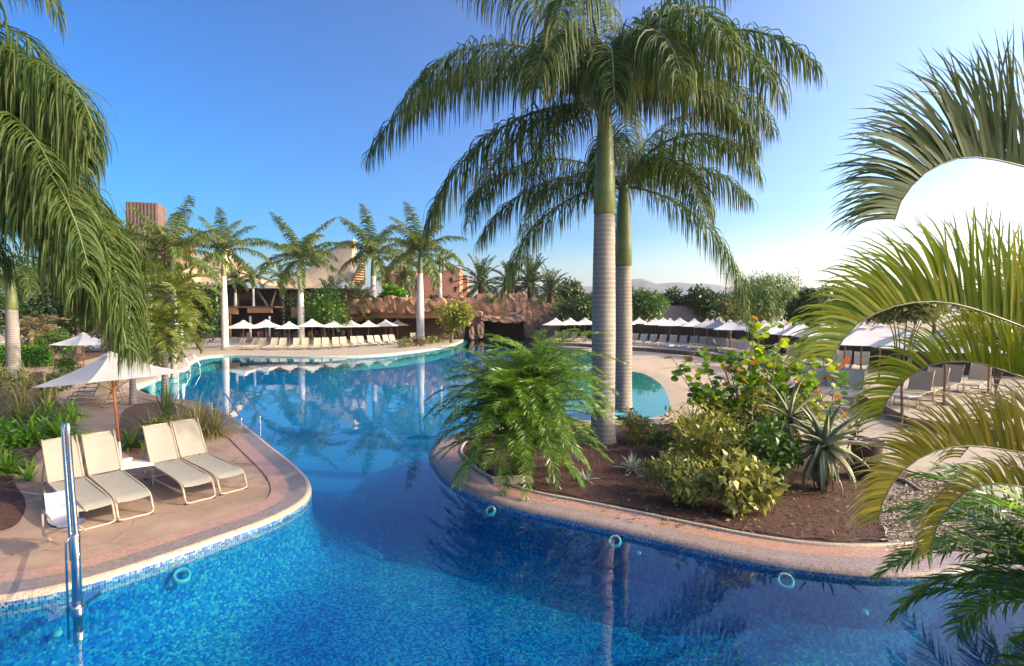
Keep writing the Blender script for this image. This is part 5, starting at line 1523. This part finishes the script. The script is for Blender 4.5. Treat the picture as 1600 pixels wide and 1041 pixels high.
# pool lights: pale rings on the floor and walls
def pool_light(label, px, py, r, ring=True, z=FLOOR_Z + 0.01):
    r *= 0.68
    def inside(q):
        c = False; j = len(OUT) - 1
        for i in range(len(OUT)):
            if (OUT[i].y > q.y) != (OUT[j].y > q.y) and q.x < (OUT[j].x - OUT[i].x) * (q.y - OUT[i].y) / (OUT[j].y - OUT[i].y) + OUT[i].x: c = not c
            j = i
        return c
    rot = (0, 0, 0); p = at(px, py, z)
    zz = WATER_Z - 0.06
    while zz > z:
        q = at(px, py, zz)
        if not inside(q):          # the line of sight meets the pool wall: a wall fitting
            i = min(range(len(OUT)), key=lambda k: (OUT[k] - q.xy).length)
            depth = 0.07 if zz > -0.72 else 0.32 if zz > -0.95 else 0.65
            tilt = 1.3 if zz > -0.72 else 1.8
            n_ = -NRM[i]
            p = Vector((OUT[i].x + n_.x * (depth + 0.06), OUT[i].y + n_.y * (depth + 0.06), zz + 0.03))
            t_ = (q.xy - OUT[i]); p.x += t_.x - n_.x * t_.dot(n_); p.y += t_.y - n_.y * t_.dot(n_)
            rot = Vector((n_.x, n_.y, tilt)).to_track_quat('Z', 'Y').to_euler()
            break
        zz -= 0.02
    b = MB()
    if ring: b.lathe([(r * 0.64, -0.04), (r * 0.68, 0.012), (r * 0.95, 0.012), (r, -0.04)], 28, cap=False)
    else: b.lathe([(r, 0.0), (r * 0.95, 0.02), (0.01, 0.025)], 20)
    o = put('pool_light' if ring else 'pool_drain', b.mesh('pool_light', M['lightring'], True), None, p, rot)
    return tag(o, label, 'pool light' if ring else 'drain', 'pale fittings under water in the pool')
pool_light('pale ring fitting under water near the left coping', 277, 897, 0.17)
pool_light('pale ring fitting below the rounded tip of the mulch bed', 775, 797, 0.15)
pool_light('pale ring fitting near the reflected palm trunks', 972, 836, 0.15)
pool_light('pale ring fitting below the right part of the coping', 1225, 902, 0.16)
pool_light('small round drain near the foot of the pool lift', 93, 985, 0.07, False)
pool_light('small round drain beside the ring below the bed tip', 767, 807, 0.06, False)
pool_light('small round drain right of the reflected palm trunks', 1003, 862, 0.06, False)
pool_light('small round drain near the lower right palm', 1341, 951, 0.07, False)

# ------------------------------------------------------------------ buildings and rocks
def rock_mesh(sx, sy, sz, seed, rough=0.25):
    bm = bmesh.new()
    bmesh.ops.create_cube(bm, size=1.0)
    bmesh.ops.subdivide_edges(bm, edges=bm.edges[:], cuts=3, use_grid_fill=True)
    for v in bm.verts:
        p = v.co.copy()
        q = Vector((p.x * 2 + seed * 3.1, p.y * 2, p.z * 2.4 + seed))
        d = noise.noise(q) * 0.5 + noise.noise(q * 2.3) * 0.25
        p = p * (1 - 0.18 * (abs(p.x * 2) ** 4 * abs(p.z * 2) ** 4)) * (1 + rough * d)
        v.co = Vector((p.x * sx, p.y * sy, p.z * sz))
    me = bpy.data.meshes.new('rock'); bm.to_mesh(me); bm.free()
    me.materials.append(M['rock'])
    return me
gy = 70.0
gr = thing('rock_grotto', 'brown artificial rock grotto with dark cave openings behind the pool end', 'grotto', (0, gy, 0))
def rk(px, py, wpx, hpx, Y=gy, dep=3.0, seed=None):
    p = atY(px, py, Y); s = F_PX / Y
    o = put('rock', rock_mesh(wpx / s, dep, hpx / s, seed if seed is not None else random.uniform(0, 50)), gr, p - Vector((0, gy, 0)), (0, 0, R(random.uniform(-8, 8))))
for a in ((732, 482, 36, 34), (757, 479, 34, 38), (787, 477, 30, 36), (803, 482, 24, 32), (816, 483, 24, 36), (836, 484, 26, 34), (851, 486, 26, 24), (743, 508, 14, 46), (828, 505, 18, 52), (838, 510, 16, 44), (722, 508, 12, 44),
          (862, 492, 30, 20), (776, 492, 70, 8), (715, 478, 24, 18), (700, 474, 30, 14), (812, 462, 14, 12), (800, 466, 16, 14)):
    rk(*a)
for a in ((733, 494, 18, 14), (745, 491, 20, 10), (760, 497, 16, 9), (774, 499, 18, 8), (792, 500, 22, 10), (808, 498, 18, 14), (820, 494, 14, 18), (752, 515, 9, 26), (738, 520, 8, 20), (836, 522, 22, 14), (848, 516, 18, 20)):
    rk(*a, Y=69, dep=2.4)
for a in ((556, 479, 24, 22), (575, 478, 22, 22), (596, 477, 22, 22), (612, 476, 20, 26), (630, 477, 22, 24), (648, 478, 22, 24), (664, 477, 24, 20), (685, 474, 24, 16), (540, 486, 22, 22)):
    rk(*a, Y=66, dep=3)
for a in ((545, 494, 40, 20), (860, 512, 30, 40)):
    rk(*a, Y=68, dep=3)
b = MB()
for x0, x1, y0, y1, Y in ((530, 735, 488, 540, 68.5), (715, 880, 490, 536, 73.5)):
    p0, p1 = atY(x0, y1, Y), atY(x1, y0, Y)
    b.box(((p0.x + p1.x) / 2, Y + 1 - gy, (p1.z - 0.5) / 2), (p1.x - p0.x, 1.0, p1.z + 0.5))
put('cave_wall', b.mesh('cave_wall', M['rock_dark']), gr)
b = MB(); p0, p1 = atY(715, 468, gy + 4), atY(880, 474, gy + 4)
b.box(((p0.x + p1.x) / 2, 8, p0.z - 0.9), (p1.x - p0.x + 14, 16, 1.0))
put('rock_ledge', b.mesh('rock_ledge', M['rock']), gr)
b = MB(); p0, p1 = atY(500, 478, 76), atY(720, 478, 76)
b.box(((p0.x + p1.x) / 2, 8, p0.z - 1.0), (p1.x - p0.x, 24, 1.4)); put('rock_ledge', b.mesh('rock_ledge', M['rock']), gr)
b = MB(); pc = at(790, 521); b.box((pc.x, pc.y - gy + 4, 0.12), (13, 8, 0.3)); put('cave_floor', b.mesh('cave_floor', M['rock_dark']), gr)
for i, (x, y, w_, h_, mt) in enumerate(((715, 474, 40, 10, 'shrub_mid'), (772, 468, 34, 9, 'shrub_mid'), (812, 470, 50, 12, 'shrub_bright'), (848, 474, 40, 14, 'shrub_olive'), (874, 482, 44, 24, 'shrub_mid'), (585, 470, 40, 12, 'shrub_mid'), (640, 472, 36, 10, 'shrub_yellow'), (545, 476, 40, 16, 'shrub_dark'))):
    p = atY(x, y, 69.5); s_ = F_PX / 69.5
    shrub('rock_shrub', '%s low shrub from the left growing on the grotto rocks' % ORD[(3, 4, 5, 6, 7, 1, 2, 0)[i]], 'shrub', p - Vector((0, 0, h_ / s_ / 2)), lumps(0, 0, h_ / s_ / 2, w_ / s_ / 2, 1.4, h_ / s_ / 1.5, 7, 0.5), 700, M[mt], 0.32, 0.45, 0, 'shrubs on the grotto rocks', 0.5)
for i, (x, y) in enumerate(((752, 519), (765, 520), (779, 519), (800, 519), (812, 518))):
    p = at(x, y, 0.27); st = thing('cave_stool', '%s pale stool from the left in the mouth of the cave' % ORD[i], 'stool', p, 0, 'stools in the cave mouth')
    b = MB(); b.lathe([(0.22, 0.80), (0.24, 0.86), (0.2, 0.9)], 10); put('seat', b.mesh('seat', M['white']), st)
    b = MB(); b.lathe([(0.2, 0), (0.05, 0.04), (0.05, 0.82)], 8); put('leg', b.mesh('leg', M['chrome']), st)
for i, x in enumerate((780, 789)):
    p = at(x, 521, 0.27); b = MB(); b.tube([(0, 0, 0), (0.05, 0, 2.0), (0, 0, 3.4)], 0.09, 6)
    tag(put('cave_post', b.mesh('cave_post', M['twig']), None, p), '%s thin post holding the cave roof' % ('left', 'right')[i], 'post')
# string of white bunting on the dark cave wall
bn = thing('bunting', 'string of small white shapes hanging on the dark wall behind the far umbrellas', 'bunting', atY(600, 487, 67.2))
for k in range(7):
    o_ = atY(608 + k * 3.1, 485 + (k % 2) * 1.2, 67.2) - atY(600, 487, 67.2)
    b = MB(); b.add([(0, 0, 0), (0.22, 0, 0), (0.11, 0.02, -0.3), (0.11, 0.04, -0.1)], [(0, 1, 3), (1, 2, 3), (2, 0, 3), (0, 2, 1)])
    put('pennant', b.mesh('pennant', M['white']), bn, o_)

# pavilion with straw tent roofs
py_ = 80.0
pv = thing('pavilion', 'large pavilion with swooping straw tent roof and dark timber underside', 'pavilion', (0, py_, 0))
def loc(px, py, Y): return atY(px, py, Y) - Vector((0, py_, 0))
def roof_sheet(rows, mat, sag=0.0):
    """rows of points (front eave to ridge)"""
    b = MB(); n = len(rows[0]); vs = [p for r_ in rows for p in r_]
    b.add(vs, [(i * n + j, i * n + j + 1, (i + 1) * n + j + 1, (i + 1) * n + j) for i in range(len(rows) - 1) for j in range(n - 1)])
    me = b.mesh('roof', mat, False)
    return me
top = [(338, 398), (355, 384), (368, 400), (385, 420), (405, 436), (430, 441), (455, 434), (480, 421), (505, 405), (528, 389), (552, 373), (558, 378)]
eav = [(300, 452), (345, 448), (378, 440), (395, 440), (412, 447), (440, 452), (465, 452), (490, 450), (515, 447), (530, 444), (545, 442), (553, 441)]
rows = []
for f in np.linspace(0, 1, 8):
    r_ = []
    for (x0, y0), (x1, y1) in zip(eav, top):
        yy = y0 + (y1 - y0) * (f ** 1.25)
        r_.append(loc(x0 + (x1 - x0) * f, yy, py_ - 3 + 9 * f))
    rows.append(r_)
put('roof', roof_sheet(rows, M['roof']), pv)
rows = []
for f in np.linspace(0, 1, 6):
    r_ = []
    for (x0, y0), (x1, y1) in zip([(232, 442), (262, 436), (300, 440), (338, 452)], [(300, 408), (318, 398), (338, 393), (352, 386)]):
        r_.append(loc(x0 + (x1 - x0) * f, y0 + (y1 - y0) * f ** 1.2, py_ - 1 + 8 * f))
    rows.append(r_)
put('roof', roof_sheet(rows, M['roof']), pv)
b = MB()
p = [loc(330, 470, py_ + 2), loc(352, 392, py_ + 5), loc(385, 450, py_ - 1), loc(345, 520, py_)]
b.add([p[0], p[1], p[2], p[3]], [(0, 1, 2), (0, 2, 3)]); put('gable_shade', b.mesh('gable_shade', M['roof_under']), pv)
# thickness under the roof + interior
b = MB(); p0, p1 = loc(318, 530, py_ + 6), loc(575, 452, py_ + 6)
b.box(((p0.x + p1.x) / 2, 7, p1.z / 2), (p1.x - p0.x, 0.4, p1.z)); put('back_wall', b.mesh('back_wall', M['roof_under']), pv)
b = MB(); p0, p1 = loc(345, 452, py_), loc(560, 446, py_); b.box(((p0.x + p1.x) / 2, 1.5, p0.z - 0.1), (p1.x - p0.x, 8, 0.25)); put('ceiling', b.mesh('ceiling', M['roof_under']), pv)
for x0, y0, x1, y1 in ((424, 478, 433, 447), (418, 478, 400, 450), (345, 530, 345, 450), (372, 520, 372, 450), (455, 520, 455, 450), (540, 500, 540, 445)):
    b = MB(); b.tube([loc(x0, y0, py_ - 2), loc(x1, y1, py_ - 1)], 0.16, 7); put('post', b.mesh('post', M['frame'] if x0 < 430 and y0 < 500 else M['brownwood']), pv)
# slatted gable: frame and single slats
for i in range(11):
    f = i / 10
    xl = 566 - 17 * f; yy = 404 + 40 * f
    a, c = loc(xl, yy, py_ - 2.5), loc(569, yy + 0.5, py_ - 1.0)
    b = MB(); d = c - a; rot = Matrix.Rotation(math.atan2(d.y, d.x), 3, 'Z'); b.box((a + c) / 2, (d.length, 0.18, 0.14), rot); put('slat', b.mesh('slat', M['roof']), pv)
b = MB(); b.tube([loc(548, 446, py_ - 2.6), loc(566, 402, py_ - 2.6)], 0.14, 6); b.tube([loc(569.5, 446, py_ - 1), loc(569.5, 402, py_ - 1)], 0.12, 6); put('gable_frame', b.mesh('gable_frame', M['brownwood']), pv)
b = MB(); b.add([loc(550, 446, py_ - 1.5), loc(569, 446, py_ - 0.4), loc(569, 404, py_ - 0.4), loc(565, 404, py_ - 1.5)], [(0, 1, 2, 3)]); put('gable_back', b.mesh('gable_back', M['redwall']), pv)
# low bar building with orange fascia in front of the pavilion
br = thing('pool_bar', 'low pool bar with orange timber fascia behind the far umbrellas', 'bar', at(400, 528))
def lb_(px, py, Y): return atY(px, py, Y) - br.location
Yb = br.location.y
for (x0, x1, y0, y1) in ((388, 425, 481, 489), (358, 372, 480, 491)):
    b = MB(); p0, p1 = lb_(x0, y1, Yb), lb_(x1, y0, Yb); b.box(((p0.x + p1.x) / 2, 0, (p0.z + p1.z) / 2), (p1.x - p0.x, 0.5, p1.z - p0.z)); put('fascia', b.mesh('fascia', M['fascia']), br)
b = MB(); p0, p1 = lb_(352, 482, Yb), lb_(432, 477.5, Yb); b.box(((p0.x + p1.x) / 2, 1.5, (p0.z + p1.z) / 2), (p1.x - p0.x, 3.6, 0.22)); put('roof_slab', b.mesh('roof_slab', M['brownwood']), br)
b = MB(); p0, p1 = lb_(345, 530, Yb + 3), lb_(440, 482, Yb + 3); b.box(((p0.x + p1.x) / 2, 3.2, p1.z / 2), (p1.x - p0.x, 0.3, p1.z)); put('back_wall', b.mesh('back_wall', M['rock_dark']), br)
for x in (391, 421):
    b = MB(); p0 = lb_(x, 530, Yb); b.box((p0.x, 0.1, 1.5), (0.2, 0.2, 3.0)); put('column', b.mesh('column', M['white']), br)
b = MB(); p0 = lb_(364.5, 545, Yb); b.box((p0.x, -0.8, 1.5), (0.3, 0.3, 3.3)); put('post', b.mesh('post', M['brownwood']), br)
# bar chairs and tables between umbrellas and pavilion
ch0 = None
def make_chair():
    t = thing('bar_chair', '', 'chair')
    b = MB(); b.box((0, 0, 0.46), (0.44, 0.44, 0.05)); put('seat', b.mesh('seat', M['brownwood']), t)
    b = MB(); b.box((0, 0.21, 0.74), (0.42, 0.04, 0.46)); put('backrest', b.mesh('backrest', M['redwall']), t)
    for sx_ in (-1, 1):
        for sy_ in (-1, 1):
            b = MB(); b.box((sx_ * 0.19, sy_ * 0.19, 0.22), (0.04, 0.04, 0.44)); put('leg', b.mesh('leg', M['brownwood']), t)
    return t
ch0 = make_chair()
for i in range(22):
    x = 378 + i * 10.6 + random.uniform(-2, 2); y = 533 - i * 0.25 + random.uniform(-1.0, 1.5)
    lab = '%s dark chair from the left in the bar seating behind the far loungers' % ORD[i]
    rz = random.uniform(0, 6.28)
    if i == 0: ch0.location = at(x, y); ch0.rotation_euler = (0, 0, rz); ch0['label'] = lab; ch0['group'] = 'chairs of the bar seating'
    else: dup(ch0, at(x, y), rz, lab, 'chairs of the bar seating', 1.15)

# tower and brown wall on the left
tw = thing('brown_tower', 'dark brown ribbed tower block rising behind the left palms', 'tower', (0, 88, 0))
p0, p1 = atY(211, 440, 88), atY(250, 320, 88)
cx, wx, h = (p0.x + p1.x) / 2, p1.x - p0.x, p1.z
rot = Matrix.Rotation(R(18), 3, 'Z')
b = MB(); b.box((0, 0, h / 2), (wx, wx * 0.9, h)); put('wall', b.mesh('wall', M['tower']), tw, (cx, 0, 0), (0, 0, R(16)))
for k in range(9):
    b = MB(); b.box((0, 0, h / 2 - 0.03), (0.16, 0.14, h - 0.1)); 
    q = Matrix.Rotation(R(16), 3, 'Z') @ Vector((-wx / 2 + wx * (k + 0.5) / 9, -wx * 0.45 - 0.06, 0))
    put('rib', b.mesh('rib', M['tower']), tw, (cx + q.x, q.y, 0), (0, 0, R(16)))
wl = thing('brown_building', 'red brown sloping building wall left of the brown tower', 'building', (0, 92, 0))
b = MB()
a = [atY(118, 352, 92), atY(172, 352, 92), atY(212, 362, 92), atY(262, 372, 92)]
for u, v in zip(a, a[1:]):
    b.add([(u.x, 0, -0.1), (v.x, 0, -0.1), (v.x, 0, v.z), (u.x, 0, u.z), (u.x, 8, -0.1), (v.x, 8, -0.1), (v.x, 8, v.z), (u.x, 8, u.z)], [(0, 1, 2, 3), (3, 2, 6, 7), (4, 7, 6, 5), (0, 3, 7, 4), (1, 5, 6, 2)])
put('wall', b.mesh('wall', M['redwall']), wl)
b = MB(); p0, p1 = atY(158, 338, 91), atY(172, 352, 91); b.box(((p0.x + p1.x) / 2, -0.2, p1.z + 0.4), (p1.x - p0.x, 2, p0.z - p1.z + 0.8)); put('chimney', b.mesh('chimney', M['redwall']), wl)

# terracotta houses behind
def house(label, Y, blocks, wins, cat='house'):
    t = thing('terracotta_house', label, cat, (0, Y, 0), 0, 'terracotta houses behind the palms')
    for x0, x1, y0, dep in blocks:
        p0, p1 = atY(x0, y0, Y), atY(x1, y0, Y)
        b = MB(); dy = 0.35 * blocks.index((x0, x1, y0, dep)); b.box(((p0.x + p1.x) / 2, dep / 2 + dy, p0.z / 2), (p1.x - p0.x, dep, p0.z)); b.box(((p0.x + p1.x) / 2, dep / 2 + dy, p0.z + 0.14), (p1.x - p0.x + 0.3, dep + 0.3, 0.28))
        put('wall', b.mesh('wall', M['terra']), t)
    for x0, x1, y0, y1 in wins:
        p0, p1 = atY(x0, y1, Y), atY(x1, y0, Y)
        b = MB(); b.box(((p0.x + p1.x) / 2, -0.03, (p0.z + p1.z) / 2), (p1.x - p0.x, 0.1, p1.z - p0.z))
        put('window', b.mesh('window', M['glass']), t)
house('terracotta house with tall chimney between the far palms', 112, [(655, 718, 424, 10), (664, 672, 406, 3), (697, 716, 420, 9)], [(703, 707, 434, 441), (677, 681, 436, 442), (686, 690, 436, 442), (657, 661, 434, 441), (677, 680, 450, 456), (688, 692, 450, 456), (710, 713, 448, 456)])
house('low terracotta house block left of the tall chimney house', 118, [(596, 632, 418, 9), (612, 650, 425, 8)], [(604, 608, 428, 434), (620, 624, 432, 438)])
house('small dark red house at the right of the chimney house', 120, [(716, 730, 432, 8)], [(720, 724, 438, 443)])
# slatted terracotta fence on the rock terrace
fe = thing('slat_fence', 'terracotta slatted fence on the rock terrace behind the palms', 'fence', (0, 90, 0))
for k in range(28):
    p = atY(621 + k * 2.5, 462, 90); 
    b = MB(); b.box((0, 0, 0), (0.17, 0.1, 1.7)); put('slat', b.mesh('slat', M['terra']), fe, (p.x, 0, p.z))
for yy in (455, 468):
    a, c = atY(619, yy, 90), atY(690, yy, 90); b = MB(); b.box(((a.x + c.x) / 2, 0.12, a.z), (c.x - a.x, 0.1, 0.12)); put('rail', b.mesh('rail', M['brownwood']), fe)
# low wall behind the right terrace
wl = MB(); a, c = atY(860, 500, 70), atY(1300, 500, 44)
p0 = Vector((atY(860, 500, 70).x, 70)); p1 = Vector((atY(1150, 500, 50).x, 50)); p2 = Vector((atY(1420, 500, 27).x, 27)); p3 = Vector((34, 20))
for u, v in ((p0, p1), (p1, p2), (p2, p3)):
    d = (v - u); n_ = Vector((-d.y, d.x)).normalized() * 0.3
    wl.add([(u.x, u.y, 0), (v.x, v.y, 0), (v.x, v.y, 2.2), (u.x, u.y, 2.2), (u.x + n_.x, u.y + n_.y, 0), (v.x + n_.x, v.y + n_.y, 0), (v.x + n_.x, v.y + n_.y, 2.2), (u.x + n_.x, u.y + n_.y, 2.2)], [(0, 1, 2, 3), (3, 2, 6, 7), (5, 4, 7, 6), (0, 3, 7, 4), (1, 5, 6, 2)])
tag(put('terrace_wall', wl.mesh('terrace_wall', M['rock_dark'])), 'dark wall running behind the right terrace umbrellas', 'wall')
gw = MB(); p = atY(1068, 483, 69); gw.box((p.x, 71, 2.2), (7, 0.4, 4.4)); tag(put('grey_wall', gw.mesh('grey_wall', M['fence'])), 'grey purple wall between the trees right of the palm trunks', 'wall')
# lamp posts against the sky
for i, (x, yt, Y) in enumerate(((1248, 419, 110), (1011, 441, 130), (1135, 428, 120))):
    p = atY(x, yt, Y); t = thing('lamp_post', '%s thin lamp post against the pale sky above the right trees' % ('right', 'left', 'middle')[i] , 'lamp post', (p.x, Y, 0), 0, 'lamp posts')
    b = MB(); b.tube([(0, 0, 0), (0, 0, p.z)], [0.12, 0.06], 6); put('pole', b.mesh('pole', M['frame']), t)
    b = MB(); b.box((-0.5, 0, p.z), (1.2, 0.3, 0.12)); put('lamp_head', b.mesh('lamp_head', M['frame']), t)

# low shrubs at the tip of the far deck
for i, (x, y) in enumerate(((633, 543), (645, 541), (660, 541), (672, 538), (684, 536), (697, 533), (708, 530), (716, 526))):
    p = at(x, y); shrub('low_shrub', '%s clipped brown shrub from the left along the rim of the far deck tip' % ORD[i], 'shrub', p, lumps(0, 0, 0.45, 0.85, 0.7, 0.5, 6, 0.55), 420, M['dry_leaf'] if i % 3 else M['shrub_olive'], 0.2, 0.5, 3, 'clipped shrubs on the deck tip')

# person by the rocks
def person(label, base, rz):
    t = thing('person', label, 'person', base, rz)
    J = {'pelvis': (0, 0, .92), 'chest': (0, 0, 1.25), 'neck': (0, 0, 1.47), 'head': (0, .02, 1.62), 'top': (0, .02, 1.74)}
    vs, es, rd = [], [], []
    def v(p, r): vs.append(p); rd.append(r); return len(vs) - 1
    pe = v((0, 0, .93), .14); ch = v((0, 0, 1.30), .15); ne = v((0, 0, 1.47), .06); he = v((0, .02, 1.60), .095); tp = v((0, .02, 1.70), .085)
    es += [(pe, ch), (ch, ne), (ne, he), (he, tp)]
    for s in (-1, 1):
        hp = v((s * .1, 0, .86), .09); kn = v((s * .11, .03 * s, .48), .06); an = v((s * .11, .05 * s, .08), .042); to = v((s * .12, .05 * s + .16, .04), .035)
        es += [(pe, hp), (hp, kn), (kn, an), (an, to)]
        sh_ = v((s * .2, 0, 1.40), .06); el = v((s * .27, .02, 1.13), .042); ha = v((s * .25, .14, .92), .032)
        es += [(ch, sh_), (sh_, el), (el, ha)]
    me = bpy.data.meshes.new('body'); me.from_pydata(vs, es, []); 
    o = put('body', me, t)
    m = o.modifiers.new('skin', 'SKIN'); 
    for i, r_ in enumerate(rd): me.skin_vertices[0].data[i].radius = (r_, r_ * 0.8) if i < 3 else (r_, r_)
    me.skin_vertices[0].data[0].use_root = True
    s2 = o.modifiers.new('sub', 'SUBSURF'); s2.levels = 1; s2.render_levels = 1
    me.materials.append(M['skin'])
    b = MB(); b.lathe([(0.155, 0.98), (0.165, 1.1), (0.175, 1.28), (0.19, 1.40), (0.10, 1.47)], 14); b.v = [(x * 1.1, y * 0.85, z) for x, y, z in b.v]; put('shirt', b.mesh('shirt', M['lilac'], True), t)
    b = MB(); b.lathe([(0.19, 0.62), (0.18, 0.8), (0.165, 1.0)], 14); b.v = [(x * 1.1, y * 0.85, z) for x, y, z in b.v]; put('shorts', b.mesh('shorts', M['navy'], True), t)
    b = MB(); b.lathe([(0.098, 1.62), (0.105, 1.68), (0.08, 1.745), (0.02, 1.765)], 12); put('hair', b.mesh('hair', M['roof_under'], True), t)
person('person in lilac top and navy shorts standing by the cave entrance', at(712, 521), R(200))
